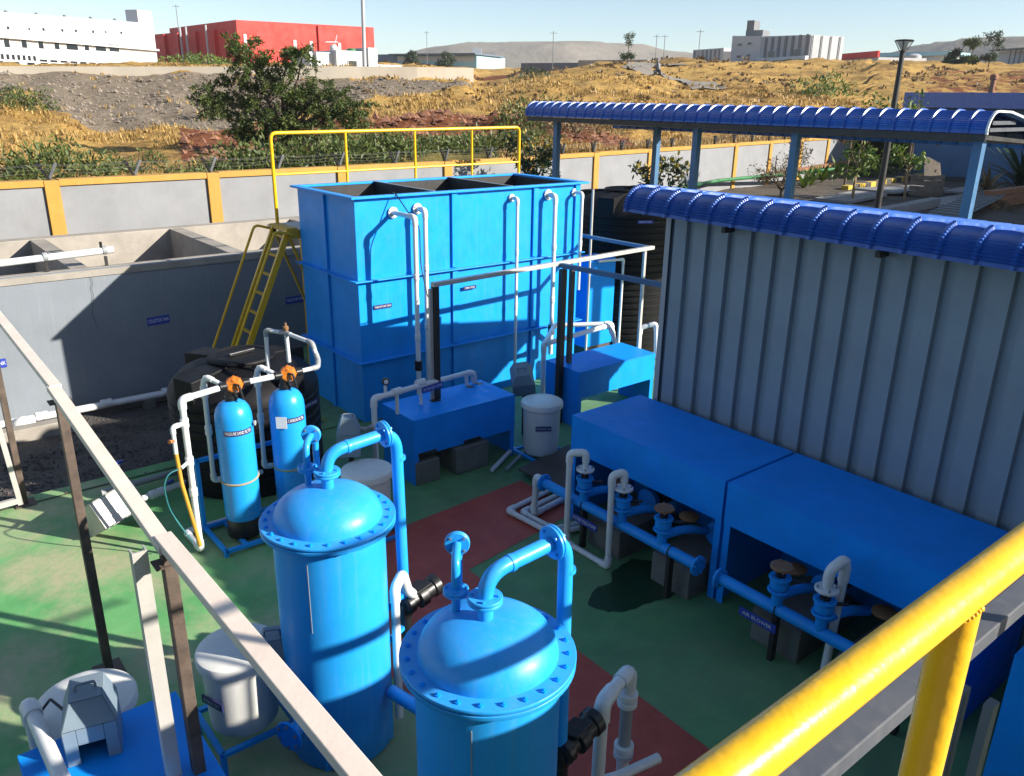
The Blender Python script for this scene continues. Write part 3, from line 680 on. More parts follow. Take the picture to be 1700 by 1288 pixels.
MB().tube([(1.90, 7.20, 1.12), (1.91, 7.18, .8), (1.95, 7.14, .45), (1.98, 7.1, .16)], .018, 10).build('hose', 'orange_hose', sp, 60)
MB().tube(fillet([(1.90, 7.16, .96), (1.80, 7.15, .95), (1.74, 7.14, .85), (1.76, 7.15, .6), (1.84, 7.16, .4), (1.92, 7.12, .22)], .1), .007, 6).build('thin_hose', 'teal_hose', sp, 60)

# ================================================================ round black water tank
def water_tank(x, y, r, h, label, grp=None):
    t = thing('water_tank', label, 'water tank', (x, y, 0), grp)
    pr = [(r*.96, 0), (r, .02)]
    zs = .05; n = int((h*.66)/.11)
    for k in range(n):
        z = .05+k*.11; pr += [(r, z), (r, z+.055), (r*.975, z+.07), (r*.975, z+.10)]
    zt_ = .05+n*.11
    pr += [(r, zt_), (r*.99, zt_+.05), (r*.95, zt_+.12), (r*.84, zt_+.22), (r*.64, zt_+.30), (r*.45, zt_+.335), (r*.43, zt_+.335), (r*.42, zt_+.36)]
    MB().lathe(pr, (x, y, 0), 56).build('shell', 'tank_black', t, 45)
    MB().lathe([(r*.44, 0), (r*.45, .012), (r*.44, .035), (r*.36, .045), (r*.34, .03), (r*.2, .036), (0.001, .04)], (x, y, zt_+.352), 44).build('lid', 'tank_black', t, 30)
    for k in range(4):
        a = 2*PI*k/4+.35; d = V((math.cos(a), math.sin(a), 0)); s_ = V((-d.y, d.x, 0))
        p = V((x, y, zt_)); m = MB()
        q = [p+d*r*.40+V((0, 0, .24)), p+d*r*.40+V((0, 0, .352)), p+d*r*.98+V((0, 0, .30)), p+d*r*.98+V((0, 0, .02))]
        m.prism([w_-s_*.15 for w_ in q], s_*.30); m.build('lug', 'tank_black', t, 0, .012)
    MB().bar((x-.16, y-.05, zt_+.412), (x+.16, y+.02, zt_+.412), .035, .035).build('lid_handle', 'black_plastic', t, 0, .006)
    return t, zt_
bt, zz = water_tank(3.16, 8.78, .83, 1.55, 'squat round black plastic water tank behind the softener vessels')
a = rad(-62); nn = V((math.cos(a), math.sin(a), 0))
sign(bt, V((3.16, 8.78, .93))+nn*.845, (-nn.y, nn.x, 0), (0, 0, 1), .42, .06, 'TREATED WATER TANK', 'sign_dark')
ft, zz = water_tank(10.75, 10.1, .95, 3.62, 'tall black ribbed water tank behind the shed roof')
sign(ft, (10.28, 9.24, 2.30), (.87, -.48, 0), (0, 0, 1), .26, .05, 'TREATED TANK')
# ================================================================ blue equipment covers
def cover(x0, x1, y0, y1, zt, za, label, open_side='Y', lab2=None):
    """sheet-steel cover: top, deep apron on the open side, full panels on the others"""
    t = thing('equipment_cover', label, 'equipment cover', ((x0+x1)/2, (y0+y1)/2, 0)); k = .006
    MB().box(x0, x1, y0, y1, zt-k, zt).build('top', 'cover_blue', t, 0, .003)
    if open_side == 'Y':
        MB().box(x0, x1, y0, y0+k, za, zt-k-.001).build('apron', 'cover_blue', t, 0)
        MB().box(x0, x0+k, y0+k+.001, y1-k, 0, zt-k-.001).build('side_panel', 'cover_blue', t, 0)
        MB().box(x1-k, x1, y0+k+.001, y1-k, 0, zt-k-.001).build('side_panel', 'cover_blue', t, 0)
        MB().box(x0, x1, y1-k, y1, za, zt-k-.001).build('back_panel', 'cover_blue', t, 0)
        for x in (x0+.001, x1-.061): MB().box(x, x+.06, y0+k+.002, y0+2*k, 0, za-.001).build('leg', 'cover_blue', t, 0)
    else:
        MB().box(x0, x0+k, y0, y1, za, zt-k-.001).build('apron', 'cover_blue', t, 0)
        MB().box(x1-k, x1, y0, y1, 0, zt-k-.001).build('back_panel', 'cover_blue', t, 0)
        for y in (y0, y1-k): MB().box(x0+k+.001, x1-k-.001, y, y+k, 0, zt-k-.001).build('side_panel', 'cover_blue', t, 0)
        for y in (y0+k+.001, y1-k-.061): MB().box(x0+k+.002, x0+2*k, y, y+.06, 0, za-.001).build('leg', 'cover_blue', t, 0)
    return t
c1 = cover(4.45, 5.90, 7.22, 7.92, .80, .35, 'blue sheet cover over concrete blocks with a black post through it')
for x, y, w_ in ((4.98, 7.62, .09), (5.62, 7.78, .05), (5.78, 7.80, .05)):
    MB().box(x-.03, x+w_, y-.04, y+.05, .8005, .803).build('cutout_rim', 'black_steel', c1, 0)
c2 = cover(7.12, 8.60, 7.37, 8.05, .80, .42, 'sunlit blue sheet cover at the right end of the blue tank')
c3 = cover(5.35, 6.36, 3.71, 5.62, 1.17, .78, 'long blue pump cover against the shed, the far one of two', 'X')
c4 = cover(5.35, 6.36, 1.62, 3.68, 1.17, .78, 'long blue pump cover against the shed, the near one of two', 'X')
c5 = cover(4.78, 6.30, -.4, 1.22, 1.20, .0, 'blue steel box cut off by the right edge of the picture', 'X')
c6 = cover(.13, .97, 3.15, 4.38, .80, .35, 'blue sheet cover under the grey hood at the bottom left')
for x, y, sx, sy, h, lb in ((4.62, 7.20, .32, .42, .28, 'rough concrete block at the left under the middle blue cover'), (5.22, 7.16, .48, .5, .33, 'large concrete block at the right under the middle blue cover')):
    tag(MB().box(x-sx/2, x+sx/2, y, y+sy, 0, h).build('concrete_block', 'plinth', None, 0, .015), lb, 'block', 'concrete blocks under the middle cover')
for x, r_ in ((4.62, .10), (5.25, .12)):
    t = thing('pump', 'dark pump standing on the concrete block under the middle blue cover, %s' % ('left' if x < 5 else 'right'), 'pump', (x, 7.4, .36))
    MB().lathe([(r_*.5, -.02), (r_, 0), (r_, .16), (r_*.8, .2)], (x, 7.25, .48), 18, (0, 1, 0)).build('motor', 'black_steel', t)
    MB().lathe([(r_*.8, 0), (r_*1.1, .02), (r_*1.1, .1), (r_*.5, .13)], (x, 7.5, .48), 18, (0, 1, 0)).build('volute', 'cover_blue', t)
    MB().box(x-.12, x+.12, 7.2, 7.66, .361, .39).build('base_plate', 'black_steel', t, 0)

t = pipe_run('dosing_pipe', 'white pipe with a gauge running over the middle blue cover', [(4.06, 7.40, .05), (4.06, 7.40, 1.10), (4.70, 7.55, 1.06), (5.62, 7.85, .96), (5.74, 7.86, .94), (5.76, 7.86, .80)], .032)
for p in ((4.40, 7.48), (4.78, 7.58)):
    z = 1.085; pipe_run('', '', [(p[0], p[1], z), (p[0], p[1], .82)], .022, parent=t); coupling(t, (p[0], p[1], z), (.96, .25, -.05), .044, .13)
MB().tube([(5.62, 7.85, .96), (5.62, 7.83, .80)], .022, 10).build('pipe', 'pvc', t)
MB().tube([(4.24, 7.45, 1.1), (4.24, 7.45, 1.2)], .018, 10).build('gauge_stem', 'pvc', t)
gg = MB().lathe([(.001, -.02), (.042, -.018), (.045, 0), (.042, .016), (.036, .017), (.034, .012), (.001, .012)], (4.24, 7.435, 1.25), 20, (-.3, -.95, .1)).build('gauge', 'black_plastic', t, 35)
MB().lathe([(.001, 0), (.026, .001), (.001, .003)], V((4.24, 7.435, 1.25))+V((-.3, -.95, .1)).normalized()*.016, 16, (-.3, -.95, .1)).build('dial', 'letter_white', gg)
sign(t, (4.95, 7.585, .99), (.955, .27, -.05), (0, 0, 1), .36, .07, 'FILTER FEED PUMPS')

# ================================================================ drums and dosing-pump hoods
def drum(x, y, r, h, label, zb=.04, txt=None, ang=-60, st=True):
    t = thing('dosing_drum', label, 'drum', (x, y, 0), 'white dosing drums')
    MB().lathe([(r*.86, zb), (r*.90, zb+.015), (r*.93, zb+.1), (r*.97, h-.12), (r, h-.07), (r*1.0, h-.03)], (x, y, 0), 44).build('body', 'drum_white', t, 40)
    MB().lathe([(r*1.06, h-.075), (r*1.10, h-.065), (r*1.10, h-.02), (r*1.07, h-.004), (r*1.0, h+.004), (r*.55, h+.012), (0.001, h+.014)], (x, y, 0), 44).build('lid', 'drum_white', t, 30)
    if st:
        s_ = r*1.02
        for p, q in (((x-s_, y-s_), (x+s_, y-s_)), ((x+s_, y-s_), (x+s_, y+s_)), ((x+s_, y+s_), (x-s_, y+s_)), ((x-s_, y+s_), (x-s_, y-s_))):
            MB().bar((*p, zb-.018), (*q, zb-.018), .035, .03).build('stand_bar', 'tank_blue', t, 0)
    if txt:
        a = rad(ang); nn = V((math.cos(a), math.sin(a), 0)); sign(t, V((x, y, h*.62))+nn*r*.985, (-nn.y, nn.x, 0), (0, 0, 1), r*.8, .06, txt, 'sign_dark')
    return t
drum(6.14, 6.99, .235, .74, 'white dosing drum with a blue label beside the middle blue cover', .08, 'FILTER DOSING TANK', -125)
drum(3.50, 6.58, .235, .73, 'white drum behind the farther filter with a plain pale lid')
dd = drum(1.44, 4.62, .245, .76, 'white drum on a blue stand between the left posts and the farther filter', .20, 'POLY DT', -160)
for x, y in ((1.19, 4.37), (1.69, 4.37), (1.19, 4.87), (1.69, 4.87)): MB().box(x-.017, x+.017, y-.017, y+.017, 0, .166).build('stand_leg', 'tank_blue', dd, 0)
drum(.53, 4.64, .255, .80, 'white drum with a broad lid behind the grey hood at the bottom left')
def hood(c, rz, w_, d_, h, label, mat='hood_grey', tilt=None, opening=True):
    """folded sheet cover of a dosing pump: walls, chamfered roof, opening in front"""
    t = thing('pump_hood', label, 'pump hood', c, 'grey dosing pump hoods')
    a, b = w_/2, d_/2; hz = h*.62; e = .12*w_+.02
    def P(x, y, z):
        q = V((x, y, z))
        if tilt: q.rotate(Matrix.Rotation(tilt[0], 3, 'X')); q.rotate(Matrix.Rotation(tilt[1], 3, 'Y'))
        q.rotate(Matrix.Rotation(rz, 3, 'Z')); return q+V(c)
    k = .004
    def sheet(pts, name):
        P_ = [V(p) for p in pts]; n = (P_[1]-P_[0]).cross(P_[2]-P_[0]).normalized()*k
        MB().prism([P(*p) for p in P_], P(*(P_[0]+n))-P(*P_[0])).build(name, mat, t, 0, .002)
    sheet([(-a, -b, 0), (-a, -b, hz), (-a, b, hz), (-a, b, 0)], 'side_panel')
    sheet([(a, -b, 0), (a, b, 0), (a, b, hz), (a, -b, hz)], 'side_panel')
    sheet([(-a, b, 0), (-a, b, hz), (a, b, hz), (a, b, 0)], 'back_panel')
    o_ = w_*.27
    if opening:
        sheet([(-a, -b, 0), (-a+o_*.9, -b, 0), (-a+o_*.9, -b, hz), (-a, -b, hz)], 'front_strip')
        sheet([(a-o_*.9, -b, 0), (a, -b, 0), (a, -b, hz), (a-o_*.9, -b, hz)], 'front_strip')
        sheet([(-a+o_*.9+.002, -b, hz*.55), (a-o_*.9-.002, -b, hz*.55), (a-o_*.9-.002, -b, hz), (-a+o_*.9+.002, -b, hz)], 'front_header')
    else: sheet([(-a, -b, 0), (a, -b, 0), (a, -b, hz), (-a, -b, hz)], 'front_panel')
    sheet([(-a, -b, hz+.002), (a, -b, hz+.002), (a-e, -b+e, h), (-a+e, -b+e, h)], 'roof_slope')
    sheet([(a, -b, hz+.002), (a, b, hz+.002), (a-e, b-e*.4, h), (a-e, -b+e, h)], 'roof_slope')
    sheet([(-a, b, hz+.002), (-a, -b, hz+.002), (-a+e, -b+e, h), (-a+e, b-e*.4, h)], 'roof_slope')
    sheet([(a, b, hz+.002), (-a, b, hz+.002), (-a+e, b-e*.4, h), (a-e, b-e*.4, h)], 'roof_slope')
    sheet([(-a+e, -b+e, h+.001), (a-e, -b+e, h+.001), (a-e, b-e*.4, h+.001), (-a+e, b-e*.4, h+.001)], 'roof_panel')
    m = MB(); m.tube(fillet([P(-.05, 0, h), P(-.05, 0, h+.04), P(.05, 0, h+.04), P(.05, 0, h)], .02), .008, 8); m.build('lift_handle', mat, t, 60)
    mo = MB(); mo.tube([P(0, -b*.5, h*.35), P(0, b*.5, h*.35)], min(a, hz)*.5, 14); mo.build('motor', 'black_steel', t, 50)
    return t
hood((.49, 4.22, .802), rad(-14), .26, .28, .36, 'grey pump hood on the blue cover at the bottom left')
hood((3.50, 6.93, .78), rad(-30), .22, .24, .38, 'small grey pump hood above the pale-lidded drum', opening=False)
hood((6.36, 7.62, .70), rad(-35), .28, .32, .30, 'tilted grey pump hood above the labelled drum', tilt=(rad(28), rad(-8)), opening=False)
hood((1.62, 4.46, .60), rad(-25), .20, .22, .26, 'grey pump hood on the side of the drum with the blue stand', opening=False)
lh = thing('pump_hood', 'pale metal hood lying tipped over on the floor by the left posts', 'pump hood', (1.48, 8.25, 0), 'grey dosing pump hoods')
RM = Matrix.Rotation(rad(22), 3, 'Z') @ Matrix.Rotation(rad(-8), 3, 'Y') @ Matrix.Rotation(rad(-32), 3, 'X')
def lhp(name, c_, a_, b_, h_): MB().obox(V((1.48, 8.22, .24))+RM @ V(c_), RM @ V(a_), RM @ V(b_), RM @ V(h_)).build(name, 'galv', lh, 0, .004)
lhp('top_panel', (0, 0, .15), (.24, 0, 0), (0, .19, 0), (0, 0, .004)); lhp('front_panel', (0, -.186, -.002), (.24, 0, 0), (0, .004, 0), (0, 0, .145)); lhp('back_panel', (0, .186, -.002), (.24, 0, 0), (0, .004, 0), (0, 0, .145))
lhp('side_panel', (-.236, 0, -.002), (.004, 0, 0), (0, .18, 0), (0, 0, .145)); lhp('side_panel', (.236, 0, -.002), (.004, 0, 0), (0, .18, 0), (0, 0, .145)); lhp('lip', (0, -.215, -.146), (.24, 0, 0), (0, .024, 0), (0, 0, .003))
st_ = thing('hood_support', 'post carrying the small grey hoods beside the drums', 'support', (3.55, 6.95, 0))
MB().box(3.53, 3.57, 6.98, 7.02, 0, .78).build('post', 'black_steel', st_, 0)
st_ = thing('hood_support', 'post carrying the tilted grey hood near the labelled drum', 'support', (6.4, 7.62, 0))
MB().box(6.38, 6.42, 7.62, 7.66, 0, .80).build('post', 'black_steel', st_, 0)
pipe_run('elbow_pipe', 'short grey elbow pipe beside the small grey hood', [(3.60, 6.98, 1.02), (3.74, 7.02, .94), (3.80, 6.95, .99), (3.80, 6.95, .2)], .02, 'pvc_grey')
pipe_run('feed_pipe', 'thick white pipe running over the bottom left blue cover', [(.24, 4.55, .30), (.24, 4.55, .98), (.27, 3.95, .94), (.31, 3.2, .92)], .040)
pipe_run('hose', 'thin black hose beside the drum at the bottom left', [(.42, 4.2, 1.0), (.34, 4.45, 1.02), (.30, 4.55, .9)], .008, 'black_plastic', fit=False)

# ================================================================ pump headers under the long covers
def header(y0, y1, label, valves, blind, txt, ty):
    t = thing('header_pipe', label, 'pipe', (5.05, (y0+y1)/2, 0), 'blue pump headers')
    MB().tube([(5.05, y0, .47), (5.05, y1, .47)], .05, 20).build('pipe', 'tank_blue', t, 60)
    for y in (y0, y1): flange(t, (5.05, y, .47), (0, 1, 0), .092, .022, 'tank_blue', 8, bmat='tank_blue')
    for y in (y0*.85+y1*.15, y0*.3+y1*.7):
        MB().tube([(5.05+.056*math.cos(k*PI/8), y, .47+.056*math.sin(k*PI/8)) for k in range(17)], .006, 6).build('clamp', 'black_steel', t)
        MB().box(5.02, 5.08, y-.02, y+.02, 0, .42).build('support_leg', 'black_steel', t, 0)
    for y, top in valves:
        MB().tube([(5.05, y, .49), (5.05, y, .64)], .045, 16).build('riser', 'tank_blue', t, 60)
        flange(t, (5.05, y, .64), (0, 0, 1), .085, .02, 'tank_blue', 4, bmat='tank_blue')
        vb = MB().lathe([(.06, 0), (.072, .012), (.072, .065), (.06, .078)], (5.05, y, .655), 20).build('valve', 'tank_blue', t, 30)
        MB().bar((5.10, y, .70), (5.18, y-.12, .72), .03, .014).build('lever', 'black_steel', vb, 0)
        flange(t, (5.05, y, .75), (0, 0, 1), .085, .02, 'tank_blue', 4, bmat='tank_blue')
        MB().tube([(5.05, y, .76), (5.05, y, .83)], .04, 14).build('neck', 'black_plastic', t, 60)
        flange(t, (5.05, y, .845), (0, 0, 1), .088, .022, top, 4)
        # branch to the pump under the cover
        MB().tube(fillet([(5.05, y, .58), (5.30, y-.05, .58), (5.55, y-.1, .50)], .1), .04, 12).build('branch', 'tank_blue', t, 60)
    sign(t, (4.985, ty, .33), (0, -1, 0), (0, 0, 1), .34, .075, txt)
    return t
header(3.68, 5.68, 'long blue header pipe with valves under the far pump cover', ((5.09, 'pvc'), (4.58, 'pvc'), (4.09, 'brown_flange')), False, 'FILTER FEED PUMP', 5.0)
header(1.6, 3.45, 'blue header pipe with valves under the near pump cover', ((2.91, 'brown_flange'), (2.53, 'pvc')), True, 'AIR BLOWER', 3.02)
for y, lb in ((4.9, 'far'), (4.05, 'middle'), (2.95, 'near'), (2.2, 'nearest')):
    t = thing('pump', 'dark pump in the shade under the long blue covers, %s one' % lb, 'pump', (5.75, y, 0), 'pumps under the long covers')
    MB().box(5.15, 5.95, y-.22, y+.22, 0, .30).build('plinth', 'plinth', t, 0, .012)
    MB().lathe([(.06, 0), (.12, .02), (.12, .08), (.05, .10)], (5.62, y-.1, .44), 20, (1, 0, 0)).build('volute', 'cover_blue', t)
    MB().lathe([(.05, 0), (.10, .02), (.10, .26), (.08, .29)], (5.73, y-.1, .44), 20, (1, 0, 0)).build('motor', 'black_steel', t)
    MB().lathe([(.05, 0), (.09, .01), (.09, .03), (.04, .04)], (5.42, y+.05, .62), 16).build('hand_wheel', 'brown_flange', t)
pipe_run('pump_loop', 'white pipe loop standing on the floor in front of the far pump cover', [(5.05, 5.09, .85), (5.05, 5.09, 1.02), (4.95, 5.21, 1.0), (4.945, 5.205, .03), (4.955, 4.63, .03), (4.95, 4.64, .98), (5.05, 4.58, 1.01), (5.05, 4.58, .85)], .030)
pipe_run('pump_riser', 'white bent pipe rising from the near header pipe', [(5.05, 2.53, .85), (5.05, 2.53, 1.0), (5.18, 2.50, 1.06), (5.20, 2.49, .98), (5.16, 2.5, .05)], .033)
t = pipe_run('floor_pipe', 'outer white pipe lying bent on the red walkway', [(5.62, 6.16, .04), (4.88, 6.06, .04), (4.93, 5.40, .04), (5.3, 5.3, .04)], .030, group='white pipes bent on the walkway')
t = pipe_run('floor_pipe', 'inner white pipe lying bent on the red walkway', [(5.62, 6.02, .04), (4.98, 5.94, .04), (5.01, 5.45, .04), (5.3, 5.4, .04)], .030, group='white pipes bent on the walkway')
pipe_run('drop_pipe', 'white pipe dropping from the far end of the header pipe', [(5.05, 5.69, .47), (5.05, 5.80, .50), (5.04, 5.82, .05), (5.6, 5.9, .05)], .034)
tag(MB().prism([(5.55, 6.72, .08), (5.58, 5.86, .08), (6.5, 5.95, .08), (6.52, 6.88, .08)], (0, 0, .02)).build('steel_plate', 'plate_brown', None, 0, .003), 'dark brown steel plate on the floor at the end of the walkway', 'plate')
for x, y, lb in ((5.62, 6.0, 'front'), (6.4, 6.7, 'back')): tag(MB().box(x, x+.1, y, y+.1, 0, .08).build('timber_block', 'planks', None, 0), 'small block under the %s of the brown steel plate' % lb, 'block')
for k, (x0, y0, x1, y1, r_, m_) in enumerate(((5.95, 7.3, 5.35, 6.95, .028, 'pvc'), (5.98, 7.12, 5.5, 6.86, .022, 'pvc_grey'), (6.6, 7.4, 5.95, 6.75, .024, 'pvc'))):
    tag(MB().tube([(x0, y0, .05), (x1, y1, .05)], r_, 10).build('floor_pipe', m_, None, 60), ('thick white pipe on the floor at the right of the middle cover', 'grey pipe on the floor at the right of the middle cover', 'thin white pipe on the floor behind the labelled drum')[k], 'pipe')
t = pipe_run('floor_pipe', 'grey white pipe on the floor running to the black tank', [(1.55, 9.0, .08), (2.4, 9.05, .08)], .035, 'pvc_grey', fit=False)
t = pipe_run('valve_pipe', 'white floor pipe with a blue-handled valve near the tipped hood', [(1.75, 8.55, .09), (2.5, 8.72, .09)], .034, fit=False)
coupling(t, (2.02, 8.61, .09), (.97, .22, 0), .052, .16); MB().bar((2.15, 8.64, .16), (2.22, 8.66, .17), .03, .03).build('valve_handle', 'sign_blue', t, 0)
t = pipe_run('tap_pipe', 'short upright white pipe with a blue tap behind the pale beam', [(1.72, 8.85, .05), (1.72, 8.85, .42)], .03, fit=False)
MB().bar((1.68, 8.83, .45), (1.78, 8.86, .45), .04, .025).build('valve_handle', 'sign_blue', t, 0)

# pipework on and behind the right cover
t = pipe_run('return_pipe', 'white pipe with elbow running over the sunlit cover', [(7.25, 8.25, .2), (7.25, 8.25, .95), (8.13, 9.02, .92), (8.85, 8.50, .95), (8.85, 8.50, .82)], .035)
pipe_run('cross_pipe', 'white pipe from the blue tank to the sunlit cover', [(7.3, 8.2, .98), (8.55, 8.32, 1.0), (8.62, 8.30, .98), (8.62, 8.18, .74)], .036)
pipe_run('riser_pipe', 'white bent riser with a blue tap right of the sunlit cover', [(8.95, 8.0, .55), (8.95, 8.0, .98), (9.12, 7.85, 1.05), (9.14, 7.82, .55)], .03)
bc = thing('blue_cabinet', 'narrow blue panel tank standing behind the right cover', 'cabinet', (9.9, 10.2, 0))
MB().box(9.12, 9.75, 9.35, 9.85, .3, 1.75).build('body', 'cover_blue', bc, 0, .01)
MB().box(9.14, 9.73, 9.37, 9.83, 0, .3).build('base', 'plate_brown', bc, 0)
pipe_run('cabinet_pipe', 'white pipe framing the blue cabinet', [(9.15, 9.2, .12), (9.85, 9.28, .12), (9.85, 9.28, 1.72), (9.3, 9.3, 1.74)], .022)
for k, (a_, b_) in enumerate((((10.0, 9.9, .1), (13.5, 8.2, .1)), ((10.1, 9.7, .1), (13.5, 8.0, .1)), ((9.9, 9.0, .08), (13.0, 7.5, .08)))):
    tag(MB().tube([a_, b_], .025, 8).build('floor_pipe', 'pvc_grey', None, 60), ('rear', 'middle', 'front')[k]+' pale pipe on the dark floor left of the shed corner', 'pipe')

# ================================================================ steel frames
lf = thing('steel_gantry', 'pale steel beam on brown posts crossing the left foreground', 'frame', (.87, 5, 0))
MB().bar((.87, 9.75, 2.29), (.87, 6.02, 2.29), .075, .045).build('beam', 'beam_pale', lf, 0, .004)
MB().bar((.86, 6.06, 2.285), (.87, 3.66, 2.15), .078, .045).build('beam', 'beam_pale', lf, 0, .004)
MB().bar((.88, 3.76, 2.165), (.87, .9, 2.30), .082, .05).build('beam', 'beam_pale', lf, 0, .004)
for y, z, nm in ((9.40, 2.26, 0), (5.96, 2.26, 0), (3.68, 2.12, 0)):
    MB().box(.84, .90, y-.035, y+.035, 0, z).build('post', 'rust_steel', lf, 0, .004)
    MB().box(.77, .97, y-.1, y+.1, 0, .012).build('foot_plate', 'rust_steel', lf, 0)
    MB().box(.80, .94, y-.05, y+.05, z-.05, z-.042).build('cleat', 'rust_steel', lf, 0)
gp = thing('channel_post', 'pale galvanised channel post beside the near brown post', 'post', (.755, 3.72, 0))
MB().box(.72, .79, 3.70, 3.708, 0, 2.16).build('web', 'galv', gp, 0); MB().box(.72, .728, 3.709, 3.76, 0, 2.16).build('leg_flange', 'galv', gp, 0); MB().box(.782, .79, 3.709, 3.76, 0, 2.16).build('leg_flange', 'galv', gp, 0)
ws = thing('white_stand', 'white-painted pipe stand at the left edge by the gravel', 'stand', (.6, 9.3, 0))
MB().bar((.82, 9.3, .05), (.76, 9.3, 1.1), .05, .05, (0, 1, 0)).build('leg', 'galv', ws, 0); MB().bar((-.4, 9.2, .1), (.82, 9.3, .1), .05, .06).build('foot_bar', 'galv', ws, 0); MB().bar((-.4, 9.25, 1.1), (.78, 9.3, 1.1), .05, .05).build('top_bar', 'galv', ws, 0)
mf = thing('steel_gantry', 'white steel frame on black posts in front of the blue tank', 'frame', (7, 7.7, 0))
MB().bar((5.02, 7.66, 2.19), (9.02, 7.93, 2.19), .07, .05).build('beam', 'galv', mf, 0, .004)
MB().bar((7.08, 7.79, 2.17), (7.35, 5.3, 2.17), .06, .06).build('beam', 'post_blue', mf, 0, .004)
MB().bar((8.97, 7.92, 2.185), (8.92, 9.9, 2.185), .06, .05).build('beam', 'post_blue', mf, 0, .004)
MB().box(5.03, 5.10, 7.64, 7.71, 0, 2.16).build('post', 'black_steel', mf, 0, .003)
MB().box(4.985, 5.028, 7.67, 7.70, .8, 2.14).build('post_angle', 'galv', mf, 0)
MB().box(7.02, 7.10, 7.66, 7.74, 0, 2.13).build('post', 'black_steel', mf, 0, .003)
MB().box(7.24, 7.30, 7.72, 7.78, .81, 2.14).build('post', 'rust_steel', mf, 0, .003)
MB().box(8.80, 8.84, 7.88, 7.92, 0, 2.16).build('post', 'galv', mf, 0)
tag(MB().tube([(9.0, 9.2, 0), (9.0, 9.2, 2.9)], .02, 10).build('pole', 'galv', None, 60), 'thin grey pole at the right end of the blue tank', 'pole')
gb = thing('grey_beam', 'grey steel box beam below the near yellow railing', 'beam', (2.6, .68, 0))
MB().bar((-.5, .68, 2.8), (7.5, .66, 2.8), .065, .055).build('beam', 'beam_dull', gb, 0, .004)
for yy in (.90, 1.02): MB().box(3.425, 3.495, yy, yy+.04, 0, 1.75).build('post', 'sheet_dark', gb, 0)
for x in (-.4, 7.0): MB().box(x-.03, x+.03, .5, .70, 2.70, 2.77).build('bracket', 'sheet_dark', gb, 0)

# ================================================================ shed with curved blue roof
def roof_sheet(xe, ze, zt, xr, pitch, y, nseg=12, crimp=.008, fall=.115):
    """one corrugation of crimp-curved sheet: eave at xe, crown zt, far eave at xr"""
    m = MB(); R = zt-ze; path = []
    for k in range(nseg*2+1):
        a = (PI/2)*k/(nseg*2); w_ = crimp*(1 if k % 2 else -1)
        path.append((xe+R-(R+w_)*math.cos(a), ze+(R+w_)*math.sin(a), math.cos(a), math.sin(a)))
    path.insert(0, (xe-.004, ze-.03, 1, 0))
    L_ = xr-2*R-xe; zr = zt-fall*L_
    for t_ in (.02, .06, .12, .35, .7, .97): path.append((xe+R+L_*t_, zt-fall*L_*t_*min(1, .45+4*t_), 0, 1))
    for k in range(7):
        a = (PI/2)*k/6; path.append((xr-R+R*math.sin(a), zr-R+R*math.cos(a), -math.sin(a), math.cos(a)))
    prof = [(0, .0), (.006, .030), (.024, .034), (.032, .030), (.043, .004), (.10, .008), (.16, .010), (.22, .006), (pitch-.004, -.002), (pitch+.006, 0)]
    for (x, z, nx_, nz_) in path:
        for yy, h in prof:
            m.v.append(V((x-nx_*h, y-yy, z+nz_*h)))
    n = len(prof)
    for i in range(len(path)-1):
        for j in range(n-1):
            a = i*n+j; m.f.append((a, a+n, a+n+1, a+1))
    return m
sh = thing('pump_shed', 'grey-blue corrugated shed with a curved blue roof at the right', 'shed', (6.5, 3, 0))
SX = 6.45
pitch = .251; y = 5.50; w0 = None
for k in range(28):
    if w0 is None:
        m = MB(); pr = [(.0, 0), (.045, -.010), (.045, -.088), (.0, -.098), (.0, -pitch)]
        for z in (0, 1.0, 2.1, 3.2):
            for dx, dy in pr: m.v.append(V((SX+dx, y+dy, z)))
        n = len(pr)
        for i in range(3):
            for j in range(n-1):
                a = i*n+j; m.f.append((a, a+n, a+n+1, a+1))
        w0 = m.build('wall_panel', 'shed_wall', sh, 25)
    else: share(w0, sh, (0, -pitch*k, 0))
MB().prism([(SX-.006, 5.45, 0), (SX-.006, 5.512, 0), (SX+.06, 5.512, 0), (SX+.06, 5.502, 0), (SX-.001, 5.502, 0), (SX-.001, 5.45, 0)], (0, 0, 3.12)).build('corner_trim', 'sheet_pale', sh, 0)
MB().prism([(SX+.06, -1.5, 0), (9.05, -1.5, 0), (9.05, -1.5, 2.70), (SX+.06, -1.5, 3.13)], (0, 7.0, 0)).build('wall_core', 'shed_wall', sh, 0)
MB().prism([(SX-.02, -1.6, 3.16), (10.2, -1.6, 2.55), (10.2, -1.6, 2.62), (SX-.02, -1.6, 3.25)], (0, 7.3, 0)).build('purlin', 'black_steel', sh, 0)
r0_ = roof_sheet(6.20, 3.16, 3.355, 10.45, .262, 5.86).build('roof_sheet', 'roof_blue', sh, 32)
for k in range(1, 29): share(r0_, sh, (0, -.262*k, 0))
for yy in (4.7, 3.2, 1.9): MB().box(6.30, 6.45, yy-.02, yy+.02, 3.05, 3.10).build('bracket', 'black_steel', sh, 0)

